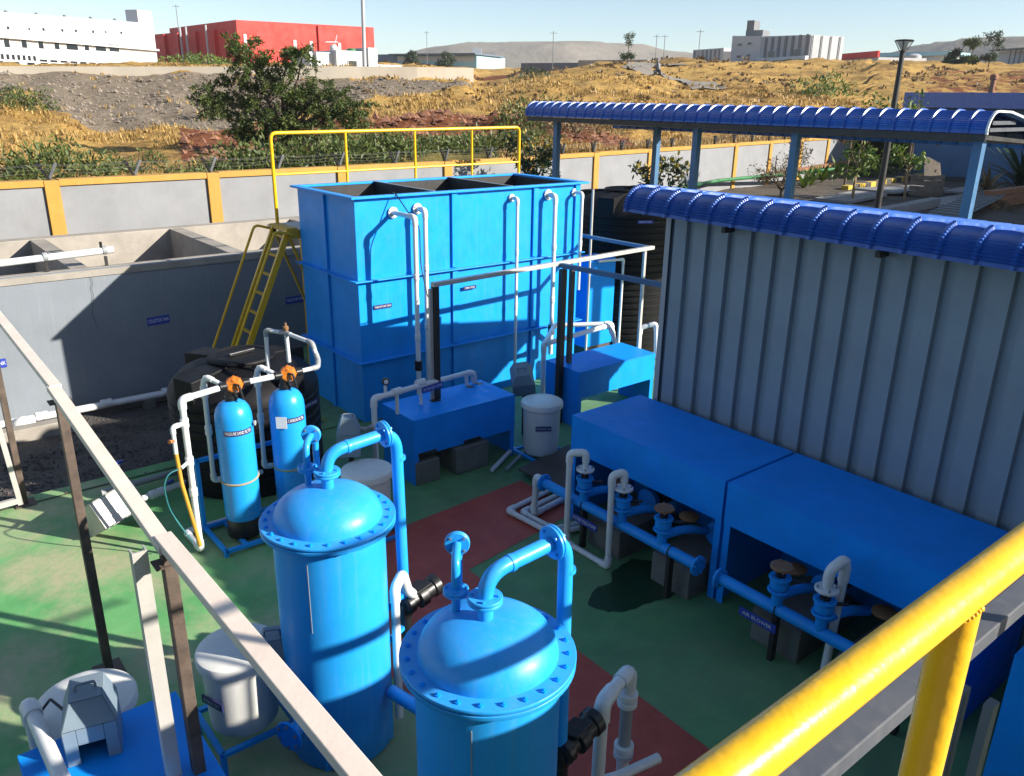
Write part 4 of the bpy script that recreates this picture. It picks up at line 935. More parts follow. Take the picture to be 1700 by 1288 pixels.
# ================================================================ long canopy behind
cp = thing('parking_canopy', 'long open canopy with curved dark blue roof on steel posts behind the shed', 'canopy', (13, 10, 0))
r0_ = roof_sheet(12.15, 3.87, 4.12, 14.9, .262, 14.65, crimp=.005, fall=.14).build('roof_sheet', 'roof_blue', cp, 32)
for k in range(1, 37): share(r0_, cp, (0, -.262*k, 0))
MB().prism([(12.24, 4.98, 3.76), (14.8, 4.98, 3.62), (14.8, 4.98, 3.66), (12.24, 4.98, 3.82)], (0, 9.6, 0)).build('ceiling', 'black_steel', cp, 0)
MB().box(12.17, 12.20, 4.96, 14.62, 3.74, 3.83).build('fascia', 'black_steel', cp, 0)
for k, z in enumerate((3.86, 3.95)): MB().box(12.34+.1*k, 13.6-.4*k, 4.99+.02*k, 5.04+.02*k, z, z+.05).build('gable_rail', 'beam_dull', cp, 0)
ep = MB(); pth = [(12.15, 3.83), (12.15, 3.87)]+[(12.15+.25-.26*math.cos(a), 3.87+.26*math.sin(a)) for a in [PI/2*k/10 for k in range(11)]]+[(12.8, 4.12), (14.4, 3.87)]
for (xa, za_), (xb, zb_) in zip(pth, pth[1:]):
    if (V((xa, za_))-V((xb, zb_))).length > 1e-4: ep.bar((xa, 4.945, za_), (xb, 4.945, zb_), .028, .03, (0, 1, 0))
ep.build('edge_trim', 'pvc', cp, 0)
for x, y, w_ in ((12.42, 5.12, .13), (12.42, 8.0, .12), (12.42, 10.05, .12), (12.42, 13.9, .12), (14.6, 12.95, .13)):
    MB().box(x-w_/2, x+w_/2, y-w_/2, y+w_/2, -.2, 3.76).build('post', 'post_blue', cp, 0, .004)
TR= [17,19,22,26,30,34,38,42,46,50,56,60,66,75,85,95,110,130,150,200,280,420]
TA= [-1.14,8.12,10.54,13.08,19.54,24.29,28.09,32.77,35.62,36.74,40.72,46.26,50.33,56.48,60.37,64.71,69.34,79.76]
TZ=[
[2.39,2.39,2.45,2.54,2.59,2.81,2.99,3.13,3.41,3.69,4.37,5.01,5.16,5.34,5.55,5.77,6.12,6.54,6.96,7.96,9.29,11.16],
[2.3,2.3,2.32,2.44,2.52,2.89,3.16,3.32,3.59,3.87,4.58,5.31,5.47,5.7,5.96,6.25,6.67,7.2,7.74,9.0,10.73,13.19],
[2.29,2.29,2.29,2.41,2.46,2.73,2.91,3.01,3.41,3.81,4.61,5.38,5.55,5.78,6.06,6.36,6.81,7.36,7.92,9.25,11.08,13.68],
[2.28,2.28,2.28,2.39,2.4,2.44,2.46,2.46,3.0,3.54,4.59,5.45,5.63,5.87,6.16,6.48,6.94,7.53,8.11,9.51,11.44,14.17],
[2.3,2.3,2.29,2.45,2.6,2.63,2.67,2.71,3.2,3.69,4.73,5.58,5.77,6.04,6.35,6.69,7.2,7.83,8.47,9.99,12.02,14.86],
[2.3,2.3,2.32,2.55,2.76,2.88,3.01,3.16,3.48,3.8,4.69,5.58,5.85,6.13,6.46,6.81,7.34,8.0,8.67,10.26,12.38,15.37],
[2.31,2.31,2.36,2.55,2.84,3.19,3.37,3.41,3.66,3.91,4.49,5.46,5.94,6.23,6.58,6.94,7.49,8.19,8.88,10.54,12.78,15.92],
[2.35,2.35,2.41,2.62,2.9,3.34,3.58,3.62,3.82,4.03,4.46,5.01,5.88,6.22,6.61,7.0,7.59,8.3,9.02,10.72,13.03,16.27],
[2.38,2.38,2.45,2.63,2.92,3.36,3.61,3.67,3.83,4.0,4.32,4.67,5.22,5.7,6.14,6.5,7.05,7.76,8.47,10.49,12.99,16.35],
[2.4,2.4,2.45,2.67,2.97,3.38,3.62,3.68,3.85,4.01,4.33,4.6,4.87,5.19,5.52,5.83,6.3,6.83,7.35,10.12,12.98,16.47],
[2.63,2.61,2.58,2.62,2.86,3.23,3.6,3.81,4.0,4.19,4.57,4.82,5.16,5.68,6.18,6.61,7.26,7.38,7.5,10.32,13.02,16.69],
[2.31,2.36,2.44,2.54,2.66,2.84,3.1,3.41,3.71,3.99,4.41,4.7,5.18,5.94,6.86,7.69,8.55,8.98,9.4,11.04,13.33,17.16],
[2.24,2.27,2.33,2.4,2.47,2.59,2.73,2.95,3.17,3.42,3.79,4.06,4.48,5.18,6.04,7.0,8.21,9.68,10.34,11.4,13.51,17.44],
[2.1,2.13,2.18,2.25,2.31,2.38,2.45,2.62,2.83,3.09,3.48,3.77,4.2,4.91,5.75,6.66,8.03,9.64,10.63,12.11,14.34,18.24],
[2.06,2.09,2.13,2.2,2.26,2.32,2.38,2.45,2.55,2.77,3.1,3.34,3.7,4.39,5.23,6.15,7.57,9.35,10.54,12.12,14.38,18.34],
[2.04,2.08,2.13,2.21,2.28,2.35,2.42,2.49,2.57,2.64,2.97,3.19,3.6,4.26,5.08,6.02,7.47,9.16,10.27,11.98,14.3,18.36],
[2.06,2.11,2.17,2.26,2.34,2.43,2.51,2.6,2.69,2.77,3.05,3.24,3.64,4.26,5.01,5.88,7.19,8.71,9.82,11.69,13.93,17.84],
[2.4,2.43,2.49,2.56,2.64,2.71,2.78,2.86,2.93,3.0,3.26,3.42,3.78,4.34,5.04,5.84,7.05,8.4,9.36,11.09,13.24,17.02],
]
# ================================================================ terrain beyond the wall (surveyed heights by bearing TA and range TR)
from mathutils import noise as mn
def interp(xs, ys, x):
    if x <= xs[0]: return ys[0]
    for i in range(len(xs)-1):
        if x <= xs[i+1]: return ys[i]+(ys[i+1]-ys[i])*(x-xs[i])/(xs[i+1]-xs[i])
    return ys[-1]
def th0(az, r):
    if az <= TA[0]: return interp(TR, TZ[0], r)
    for i in range(len(TA)-1):
        if az <= TA[i+1]:
            t_ = (az-TA[i])/(TA[i+1]-TA[i]); t_ = t_*t_*(3-2*t_)
            return interp(TR, TZ[i], r)*(1-t_)+interp(TR, TZ[i+1], r)*t_
    return interp(TR, TZ[-1], r)
def wall_range(az):
    d = V((math.sin(az), math.cos(az))); best = 17.4/max(.2, d.y)
    for a, b in zip(WL, WL[1:]+[]):
        e = b-a; den = d.x*e.y-d.y*e.x
        if abs(den) < 1e-6: continue
        t_ = (a.x*e.y-a.y*e.x)/den; u_ = (a.x*d.y-a.y*d.x)/den
        if -.02 <= u_ <= 1.02 and t_ > 0: return t_
    return best if az < rad(10) else 52.0
def th_(az, r):
    z = th0(math.degrees(az), r); ad = math.degrees(az)
    if 24 < ad < 36.6 and 46 < r < 64:
        tg = interp([24, 28, 33, 36.6], [5.3, 5.45, 5.6, 5.6], ad)-.13*max(0, 60.5-r); z = z+(max(z, tg)-z)*min(1, (ad-24)/4, (36.6-ad)/.8)
    x = 0; x, y = r*math.sin(az), r*math.cos(az)
    amp = min(1.6, .012*r); rw = wall_range(az); f_ = min(1, max(0, (r-rw)/3))
    n1 = mn.fractal(V((x*.09, y*.09, 0)), 1.0, 2.0, 5); n2 = mn.fractal(V((x*.45, y*.45, 3)), .9, 2.0, 4)
    return z+f_*(n1*amp*.55+n2*min(.28, .008*r)), x, y
def masks(az, r):
    a = math.degrees(az); red = gr = rub = 0
    if a < 36.5:                                     # grey rubble bank under the retaining wall
        lo = interp([-1, 8, 13, 19, 24, 28, 33, 36.5], [50, 49, 42, 41, 44, 47, 52, 58], a)
        rub = 1 if lo < r < 59.5 else 0
        if a > 8 and a < 10.5 and r < 52: rub *= .4
    if 25 < a < 47 and 29 < r < interp([25, 33, 40, 47], [36.5, 36.5, 35.8, 34], a): red = .95
    if 17.5 < a < 26 and 25 < r < 40: red = max(red, .75 if r < 34 else .5)
    if 36 < a < 42 and 100 < r < 150: red = .9
    if 64 < a < 75 and 80 < r < 125: red = .45
    if r < wall_range(az)+4 and a < 38: gr = .55 if a > 17 else .33
    if 18 < a < 36 and r < 29: gr = .62
    return red, rub, gr
terr = MB(); NA, NR = 300, 170; mk = []; A0, A1 = rad(-18), rad(98)
for i in range(NA+1):
    az = A0+(A1-A0)*i/NA; rw = wall_range(az)+.12
    for j in range(NR+1):
        r = rw*(430/rw)**(j/NR); z, x, y = th_(az, r)
        if j == 0: z = min(z, 2.3)
        terr.v.append(V((x, y, z))); mk.append(masks(az, r))
for i in range(NA):
    for j in range(NR):
        a = i*(NR+1)+j; terr.f.append((a, a+NR+1, a+NR+2, a+1))
to = struct(terr.build('terrain', 'terrain', None, 75))
ca = to.data.color_attributes.new('mask', 'FLOAT_COLOR', 'POINT')
ca.data.foreach_set('color', [c for m_ in mk for c in (*m_, 1)])
def ground_z(x, y):
    return th_(math.atan2(x, y), math.hypot(x, y))[0]
# far ground sheet and hills
f = MB(); f.add([(-850, -850, -1.3), (1120, -850, -1.3), (1120, 1220, -1.3), (-850, 1220, -1.3)], [(0, 1, 2, 3)])
struct(f.build('plain', 'soil', None, 0))
def hill(name, c, lx, ly, h, ang, seed):
    m = MB(); n = 60
    for j in range(n+1):
        for i in range(n+1):
            u, v_ = i/n*2-1, j/n*2-1; q = V((u*lx, v_*ly, 0)); q.rotate(Matrix.Rotation(ang, 3, 'Z'))
            d = math.sqrt(u*u+v_*v_); e = max(0, 1-d*d)**1.1*(1+.25*mn.fractal(V((u*2.2+seed, v_*2.2, seed)), 1, 2, 5))
            e = min(e, .86+.03*mn.noise(V((u*5, v_*5, seed)))); m.v.append(V((c[0]+q.x, c[1]+q.y, c[2]+e*h)))
    for j in range(n):
        for i in range(n):
            a = j*(n+1)+i; m.f.append((a, a+1, a+n+2, a+n+1))
    return struct(m.build(name, 'hill', None, 80))
hill('hills', (640, 690, 4), 330, 190, 62, rad(-42), 1.3)
hill('hills', (560, 870, 4), 420, 160, 42, rad(-35), 4.1)
hill('hills', (690, 240, 4), 210, 130, 50, rad(-60), 2.7)

# retaining wall on top of the rubble bank
rw_ = thing('retaining_wall', 'long pale concrete retaining wall on top of the rubble bank', 'wall', (20, 56, 5))
prev = None
for k in range(25):
    aa_ = -8+44.2*k/24; az = rad(aa_); r = interp([-8, 26, 33, 36.2], [59.6, 59.6, 61.4, 63.4], aa_); x, y = r*math.sin(az), r*math.cos(az); p = V((x, y, interp([-8, 8, 19.5, 24, 28, 33, 36.2], [4.9, 5.42, 5.72, 5.85, 5.95, 6.05, 6.1], aa_)))
    if prev: 
        m = MB(); n_ = V((x, y, 0)).normalized()*.15; a_, b_ = prev, p
        m.prism([a_+V((0, 0, -1.3))-n_, b_+V((0, 0, -1.3))-n_, b_+V((0, 0, .12))-n_, a_+V((0, 0, .12))-n_], n_*2)
        m.build('wall_length', 'plaster_tan', rw_, 0)
    prev = p

# ================================================================ vegetation
def leaf(m, p, d, nrm, l, w_):
    d = d.normalized(); s_ = d.cross(nrm)
    s_ = s_.normalized()*w_ if s_.length > 1e-4 else perp(d)[0]*w_
    k = len(m.v); m.v += [p, p+d*l*.45+s_, p+d*l, p+d*l*.45-s_]; m.f.append((k, k+1, k+2, k+3))
def rv(): 
    while 1:
        q = V((random.uniform(-1, 1), random.uniform(-1, 1), random.uniform(-1, 1)))
        if .01 < q.length < 1: return q.normalized()
def limb(m, p, d, l, r, depth, tips, spread=.6, grav=.0, n=6, nb=(3, 4)):
    pts = [V(p)]; dd = V(d).normalized()
    for k in range(5):
        dd = (dd+rv()*.16+V((0, 0, grav))).normalized(); pts.append(pts[-1]+dd*l/5)
    rs = [r*(1-.55*k/5) for k in range(6)]; m.tube(pts, rs, n, False)
    if depth == 0: tips.append((pts[-1], dd)); tips.append((pts[3], dd)); return
    for k in range(random.randint(*nb)):
        t_ = random.uniform(.45, 1); q = pts[min(5, int(t_*5))]
        nd = (dd+rv()*spread).normalized(); limb(m, q, nd, l*random.uniform(.55, .75), r*.5, depth-1, tips, spread, grav, n, nb)
    tips.append((pts[-1], dd))
def tree(name, base, h, r, label, lmat, per=26, ls=.10, trunk=.25, cr=.5, lean=(0, 0, 1), depth=2, group=None, bark='bark', spread=.75, clump=.42, cat='tree', flat=1.0, fl=None):
    t = thing(name, label, cat, base, group); m = MB(); tips = []
    b = V(base); q = b+V(lean).normalized()*h*trunk; m.tube([b-V((0, 0, .15)), b.lerp(q, .5)+rv()*.02, q], [r, r*.8, r*.7], 8)
    for k in range(6):
        a = 2*PI*k/6+random.uniform(-.3, .3); d = V((math.cos(a)*spread*1.3, math.sin(a)*spread*1.3, random.uniform(.35, 1.0)))
        limb(m, q-V((0, 0, random.uniform(0, h*trunk*.4))), d, h*cr*random.uniform(.62, .95), r*.55, depth-1, tips, .7)
    limb(m, q, V(lean)+rv()*.12, h*.62, r*.65, depth, tips, .7)
    m.build('trunk', bark, t, 60)
    c = MB()
    for p, d in tips:
        cl = clump*random.uniform(.6, 1.25)
        for k in range(per):
            o_ = rv()*cl*random.random()**.5; o_.z *= .6*flat; pp = p+o_
            leaf(c, pp, (d*.3+rv()+V((0, 0, -.25))), rv(), ls*random.uniform(.7, 1.4), ls*.2)
    c.build('crown', lmat, t, 0)
    if fl:
        c = MB()
        for p, d in sorted(tips, key=lambda q_: -q_[0].z)[:int(len(tips)*.25)]:
            for k in range(8): leaf(c, p+rv()*clump*.6, rv()+V((0, 0, .5)), rv(), ls*.8, ls*.25)
        c.build('blossom', fl, t, 0)
    return t
def lobe_tree(name, base, lobes, label, lmat, r=.12, ls=.115, dens=900, cat='tree'):
    t = thing(name, label, cat, base); m = MB(); c = MB(); b = V(base)
    fork = b+V((-.05, .05, .55)); m.tube([b-V((0, 0, .2)), b.lerp(fork, .5), fork], [r, r*.85, r*.75], 8)
    for (dx, dy, dz, R) in lobes:
        e = b+V((dx, dy, dz)); mid = fork.lerp(e, .5)+V((0, 0, .12))+rv()*.1
        m.tube(fillet([fork-V((0, 0, .1)), mid, e], .5), [r*.5]*2+[r*.5*(1-.1*k) for k in range(1, 8)], 6, False)
        sprays = max(14, int(dens*R*R/7.5))
        for k in range(sprays):
            q = rv(); p = e+V((q.x, q.y, q.z*.72))*R*random.uniform(.45, 1.08); d = (q*.7+rv()*.5+V((0, 0, .05))).normalized()
            m.tube([e.lerp(p, .35), p], [.012, .005], 4, False) if k % 3 == 0 else None
            for i_ in range(random.randint(55, 80)):                # a drooping spray of leaves along one twig
                u_ = random.random(); s_ = p+d*u_*.42-V((0, 0, .14*u_*u_))+rv()*.05
                leaf(c, s_, (rv()+d*.6+V((0, 0, -.35))), rv()+V((0, 0, .4)), ls*random.uniform(.6, 1.35), ls*.16)
    m.build('trunk', 'bark', t, 60); c.build('crown', lmat, t, 0); return t
random.seed(21)
bz = ground_z(10.95, 24.7)
RT = V((.78, -.626, 0)); LB = []
for px, py, R in ((432, 84, .30), (420, 108, .42), (445, 128, .52), (398, 158, .42), (360, 164, .26), (372, 172, .32), (485, 138, .42), (515, 172, .58), (455, 175, .72), (410, 200, .55), (480, 215, .62), (548, 205, .55), (575, 178, .36), (540, 165, .30), (592, 222, .36), (440, 232, .42), (520, 236, .5), (470, 105, .30), (505, 98, .16), (390, 225, .35)):
    s_ = (px-470)/1352*27.2; LB.append((RT.x*s_+random.uniform(-.5, .5)*.6, RT.y*s_+random.uniform(-.5, .5)*.8, (252-py)/1352*27.2*.90, R))
lobe_tree('acacia_tree', (10.95, 24.7, bz), LB, 'large dark green spreading tree in front of the red building', 'leaf_tree')
def bush(x, y, w_, h, label, lmat, n=900, ls=.13, cat='bush', group='bushes behind the boundary wall', z=None, up=.6, wdt=.16):
    z = ground_z(x, y) if z is None else z
    t = thing('bush', label, cat, (x, y, z), group); m = MB(); c = MB()
    for k in range(9):
        d = V((random.uniform(-1, 1)*w_*.5, random.uniform(-1, 1)*w_*.4, h*random.uniform(.5, .9))); m.tube([(x, y, z-.05), V((x, y, z))+d*.5+rv()*.05, V((x, y, z))+d], [.02, .013, .006], 5, False)
    m.build('stem', 'bark', t, 60)
    lobes = [(V((random.uniform(-.5, .5)*w_, random.uniform(-.4, .4)*w_, 0)), random.uniform(.3, .55)*w_, h*random.uniform(.6, 1.05)) for _ in range(7)]
    for k in range(n):
        b_, rr, hh = random.choice(lobes); q = rv(); p = V((x, y, z))+b_+V((q.x*rr, q.y*rr, abs(q.z)*hh*random.random()**.35))
        leaf(c, p, rv()*.8+V((q.x*.4, q.y*.4, up)), rv(), ls*random.uniform(.6, 1.5), ls*wdt)
    c.build('foliage', lmat, t, 0); return t
random.seed(5)
bush(3.1, 21.2, 2.2, .85, 'broad light green bush behind the wall at the left edge', 'leaf_bush', 1500, .16)
bush(1.6, 19.4, 2.6, .35, 'low green growth behind the wall at the far left', 'leaf_bush', 1000, .16)
bush(5.7, 21.9, 1.1, .75, 'rounded green bush behind the wall between two barbed arms', 'leaf_bush', 1000, .13)
bush(7.2, 20.6, 1.5, .5, 'thin weedy bush in front of the red soil left of the tree', 'leaf_bush', 700, .14)
bush(8.6, 20.6, 1.8, .8, 'tangled green bush under the left of the large tree', 'leaf_bush', 1600, .17)
bush(10.2, 21.0, 2.0, .95, 'tangled green bush right below the large tree', 'leaf_bush', 1800, .17)
bush(12.0, 21.2, 1.8, .8, 'tangled green bush at the right foot of the large tree', 'leaf_bush', 1400, .17)
bush(13.6, 21.6, 1.8, .6, 'low green bush in front of the red bank', 'leaf_bush', 900, .15)
bush(15.6, 21.4, 2.4, .75, 'pale grassy bush behind the yellow handrail', 'leaf_bush', 1300, .17)
bush(17.7, 21.4, 1.6, .55, 'small bush behind the wall right of the handrail', 'leaf_bush', 700, .14)
bush(22.0, 23.5, 2.4, 1.15, 'dry brownish shrub behind the wall under the canopy eave', 'leaf_dry', 900, .17)
bush(20.5, 24.5, 2.0, 1.3, 'green shrub left of the dry brownish one behind the wall', 'leaf_bush', 1000, .17)
bush(26.0, 25.4, 2.6, 1.0, 'golden dry shrub behind the wall under the canopy', 'leaf_dry', 800, .18)
bush(6.9, 41.5, 1.4, 1.1, 'lone green shrub at the foot of the rubble slope', 'leaf_bush', 600, .2)
bush(6.6, 47.5, 1.8, .9, 'small green shrub on the rubble slope at the left', 'leaf_far', 500, .22)
bush(14.9, 42.0, 1.2, 1.3, 'slender green shrub on the rubble slope near the tree', 'leaf_bush', 600, .2)
bush(62.0, 38.5, 3.2, 2.2, 'round yellow-green shrub on the golden slope left of the lamp', 'leaf_fresh', 600, .35)
random.seed(9)
tree('flowering_shrub', (14.0, 16.9, -.45), 2.9, .05, 'dark leafy shrub with yellow blossom before the wall behind the handrail', 'leaf_dark', per=34, ls=.15, trunk=.35, cr=.26, depth=2, spread=.5, clump=.26, cat='shrub', fl='leaf_flower')
tree('leafy_shrub', (17.6, 15.6, .5), 1.9, .04, 'leafy shrub with broad leaves against the boundary wall between canopy posts', 'leaf_dark', per=14, ls=.17, trunk=.25, cr=.36, depth=2, spread=.5, clump=.22, cat='shrub', fl='leaf_flower')
tree('bare_shrub', (26.5, 17.4, .8), 2.1, .05, 'almost bare twiggy shrub before the boundary wall', 'leaf_dry', per=4, ls=.10, trunk=.25, cr=.5, depth=3, spread=.45, clump=.25, cat='shrub')
tree('young_tree', (27.9, 15.4, .85), 2.35, .06, 'slim young tree with pale trunk and few yellow-green leaves under the canopy', 'leaf_fresh', per=7, ls=.20, trunk=.55, cr=.30, depth=2, spread=.7, clump=.35, bark='bark_pale')
tree('young_tree', (29.6, 14.4, .85), 2.35, .05, 'second slim young tree under the canopy, right of the pale trunk', 'leaf_fresh', per=6, ls=.2, trunk=.6, cr=.28, depth=2, spread=.7, clump=.35, bark='bark_pale')
def frond_plant(x, y, z, h, n, label, lmat, ll=.5, group='garden plants', droop=.5, cat='plant', lw=.07):
    t = thing('garden_plant', label, cat, (x, y, z), group); c = MB()
    for k in range(n):
        a = random.uniform(0, 2*PI); el = random.uniform(.3, 1.2); d = V((math.cos(a)*math.cos(el), math.sin(a)*math.cos(el), math.sin(el)))
        pts = [V((x, y, z+random.uniform(0, h*.4)))]; l = ll*random.uniform(.7, 1.3)
        for q in range(4): pts.append(pts[-1]+d*l/4); d = (d-V((0, 0, droop*.28))).normalized()
        s_ = V((-math.sin(a), math.cos(a), 0))
        for q in range(4):
            w0_, w1_ = lw*l*(1, 1.2, 1, .6)[q], lw*l*(1.2, 1, .6, .08)[q]; kk = len(c.v)
            c.v += [pts[q]-s_*w0_, pts[q]+s_*w0_, pts[q+1]+s_*w1_, pts[q+1]-s_*w1_]; c.f.append((kk, kk+1, kk+2, kk+3))
    c.build('fronds', lmat, t, 60); MB().tube([(x, y, z-.1), (x, y, z+h*.4)], [.05, .03], 8).build('stem', 'bark', t, 60)
    return t
random.seed(11)
frond_plant(30.5, 19.0, .9, .6, 26, 'fresh green plant left of the striped kerb, nearest the canopy post', 'leaf_fresh', .8)
frond_plant(32.0, 19.6, .9, .5, 22, 'fresh green plant left of the striped kerb, second from the canopy post', 'leaf_fresh', .7)
frond_plant(33.8, 20.2, .9, .6, 26, 'fresh green plant left of the striped kerb, third from the canopy post', 'leaf_fresh', .8)
frond_plant(36.2, 20.9, .9, .5, 24, 'green plant in the shade along the far wall', 'leaf_bush', .8)
for k, (x, y) in enumerate(((38.2, 21.2), (39.6, 21.3), (41.0, 21.2))): bush(x, y, 1.6, .5, ('low hedge plant behind the striped kerb, first', 'low hedge plant behind the striped kerb, second', 'low hedge plant behind the striped kerb, last')[k], 'leaf_bush', 500, .15, 'hedge', 'low hedge behind the kerb', .9)
frond_plant(34.5, 12.4, .9, 1.6, 60, 'dark green palm-like plant at the right edge', 'leaf_dark', 2.2, droop=.7, lw=.035)
frond_plant(32.0, 12.6, .9, .9, 46, 'dry brown drooping plant beside the sunlit canopy post', 'leaf_dry', 1.1, droop=1.0, lw=.04)
frond_plant(1.05, 17.2, 1.5, .5, 36, 'dry yellowish frond at the left edge before the wall', 'leaf_dry', .9, droop=.9, lw=.03)
bush(30.6, 11.6, 1.2, .4, 'pale flowering plant in the shade at the right edge', 'leaf_dry', 260, .14, 'plant', 'garden plants', .9)

# dry grass on the slopes
random.seed(3)
gd = MB(); gg_ = MB()
for k in range(34000):
    az = rad(random.uniform(0, 74)); rw = wall_range(az); r = rw+.4+(random.random()**1.7)*(75-rw)
    red, rub, gr = masks(az, r)
    if rub > .5 and random.random() < .93: continue
    if red > .35 and random.random() < .97: continue
    if mn.noise(V((r*math.sin(az)*.25, r*math.cos(az)*.25, 9))) < -.05: continue
    z, x, y = th_(az, r); h = random.uniform(.06, .20)*(1+r*.010); green = gr > .5 and random.random() < .75
    m = gg_ if green else gd
    for b_ in range(3):
        a = random.uniform(0, 2*PI); d = V((math.cos(a)*.45, math.sin(a)*.45, 1)); s_ = V((-math.sin(a), math.cos(a), 0))*(.012+.0008*r)
        q = V((x+random.uniform(-.12, .12), y+random.uniform(-.12, .12), z-.03)); kk = len(m.v)
        m.v += [q-s_, q+s_, q+d*h]; m.f.append((kk, kk+1, kk+2))
sc_ = MB()
for k in range(1000):
    az = rad(random.uniform(20, 75)); r = random.uniform(40, 128)
    if mn.noise(V((r*math.sin(az)*.05, r*math.cos(az)*.05, 2))) < -.1: continue
    z, x, y = th_(az, r); s0 = random.uniform(.10, .34)*(.5+r/110)
    for b_ in range(9):
        q = rv(); q.z = abs(q.z)*.6; leaf(sc_, V((x, y, z))+q*s0*.6, q+V((0, 0, .3)), rv(), s0, s0*.3)
tag(stuff(sc_.build('scrub', 'leaf_scrub', None, 0)), 'low brown scrub dotted over the golden hillside', 'scrub')
tag(stuff(gd.build('dry_grass', 'grass_dry', None, 0)), 'golden dry grass covering the slopes beyond the wall', 'grass')
tag(stuff(gg_.build('green_grass', 'grass_green', None, 0)), 'green weeds growing along the outside of the boundary wall', 'grass')
rk = MB(); rr_ = MB()
def rock(m, p, s_):
    pts = [p+V((q[0]*s_*random.uniform(.6, 1.2), q[1]*s_*random.uniform(.6, 1.2), q[2]*s_*random.uniform(.5, 1))) for q in ((1, 0, 0), (0, 1, 0), (-1, 0, 0), (0, -1, 0), (0, 0, 1), (0, 0, -1))]
    m.add(pts, [(0, 1, 4), (1, 2, 4), (2, 3, 4), (3, 0, 4), (1, 0, 5), (2, 1, 5), (3, 2, 5), (0, 3, 5)])
for k in range(3600):
    az = rad(random.uniform(2, 36)); r = random.uniform(41, 59); red, rub, gr = masks(az, r)
    if rub < .5: continue
    z, x, y = th_(az, r); rock(rk, V((x, y, z)), random.choice((.05, .06, .08, .1, .16))*random.uniform(.6, 1.4))
for k in range(1800):
    az = rad(random.uniform(17.5, 47)); r = random.uniform(25, 36.5); red, rub, gr = masks(az, r)
    if red < .38: continue
    z, x, y = th_(az, r); rock(rr_, V((x, y, z)), random.choice((.06, .1, .14, .2))*random.uniform(.6, 1.3))
tag(stuff(rk.build('rubble', 'rock', None, 0)), 'loose grey rubble on the bank below the retaining wall', 'rubble')
tag(stuff(rr_.build('red_rubble', 'rock_red', None, 0)), 'reddish broken rock in the cut bank', 'rubble')
# ================================================================ garden strip under the canopy
kb = thing('striped_kerb', 'yellow and black striped kerb along the planting bed', 'kerb', (32, 18, .8))
a_, b_ = V((31.6, 17.85, .9)), V((44.5, 19.6, .95)); nk = 22
for k in range(nk):
    p, q = a_.lerp(b_, k/nk), a_.lerp(b_, (k+.97)/nk); MB().bar(p, q, .3, .34).build('block', 'kerb_yellow' if k % 2 == 0 else 'kerb_black', kb, 0, .02)
tag(MB().tube([(20.0, 18.5, 1.25), (26.2, 20.0, 1.35), (35.3, 20.6, 1.38)], .07, 10).build('irrigation_pipe', 'green_pipe', None, 60), 'long dark green pipe along the boundary wall', 'pipe')
tag(MB().bar((30.5, 20.9, 1.3), (41.0, 22.5, 1.5), .4, .1).build('wall_ledge', 'terracotta', None, 0), 'orange-brown ledge at the foot of the boundary wall', 'ledge')
random.seed(31)
slabs = [(24.5, 14.2, 3.4, .9, .14, 'concrete slab lying on the garden ground nearest the shed'), (28.5, 15.8, 3.0, 1.3, .12, 'pale slab leaning on rubble left of the striped kerb'), (33.0, 16.2, 4.5, 1.6, .1, 'wide pale concrete slab in front of the striped kerb'),
         (26.5, 13.0, 5.0, .35, .3, 'long low concrete edge on the garden ground'), (30.5, 13.2, 3.6, 1.0, .1, 'grey slab in the shade beside the canopy post'), (34.8, 14.6, 2.8, .8, .1, 'grey slab behind the sunlit canopy post')]
for x, y, l, w_, h, lb in slabs:
    a = random.uniform(-.1, .35); d = V((math.cos(a), math.sin(a), random.uniform(-.03, .05)))
    tag(MB().bar(V((x, y, 1.0))-d*l/2, V((x, y, 1.0))+d*l/2, w_, h).build('concrete_slab', 'slab_grey', None, 0, .02), lb, 'slab', 'slabs lying about in the garden')
rb = thing('ridged_sheet', 'long ridged grey roofing sheet lying behind the sunlit canopy post', 'roofing sheet', (28.6, 11.6, .9))
a_, b_ = V((25.2, 11.0, 1.10)), V((33.4, 12.6, 1.35)); MB().bar(a_, b_, .9, .06).build('sheet', 'hood_grey', rb, 0)
for k in range(16): p = a_.lerp(b_, (k+.5)/16); MB().box(p.x-.1, p.x+.1, p.y-.46, p.y+.46, p.z+.031, p.z+.09).build('ridge', 'sheet_dark', rb, 0)
pp = thing('plank_stack', 'leaning stack of weathered planks in the shade under the canopy', 'planks', (33.6, 14.8, .9))
for k in range(6): MB().bar((33.0+.22*k, 15.2, .9), (34.2+.2*k, 16.0, 2.2-.05*k), .2, .05).build('plank', 'planks', pp, 0)
cr = thing('wooden_crate', 'dark open wooden crate at the foot of the plank stack', 'crate', (32.4, 15.0, .9))
for k in range(4): MB().box(31.9, 33.0, 14.6, 14.66, .92+.2*k, 1.08+.2*k).build('slat', 'planks', cr, 0)
for k in range(4): MB().box(31.9, 31.96, 14.67, 15.4, .92+.2*k, 1.08+.2*k).build('slat', 'planks', cr, 0)
pt = thing('brick_planter', 'brown brick planter bed at the right edge', 'planter', (33, 12, .9))
for k in range(3): MB().box(30.2, 37.2, 11.7, 12.0, .9+.2*k, 1.09+.2*k).build('course', 'terracotta', pt, 0, .01)
bb = thing('blue_building', 'low blue-walled building behind the canopy at the right edge', 'building', (48, 15, 0))
MB().box(42.2, 60, 11.0, 20.5, 0, 4.05).build('wall', 'post_blue', bb, 0)
MB().box(41.2, 60.5, 10.5, 20.9, 4.06, 4.75).build('roof', 'roof_blue', bb, 0, .02)
tag(MB().lathe([(.001, 0), (.13, 0), (.12, .6), (.17, .62), (.18, .78), (.13, .85), (.001, .86)], (43.8, 18.0, 4.75), 14).build('roof_stack', 'terracotta', None, 40), 'short rusty stack standing on the blue roof at the right', 'stack')
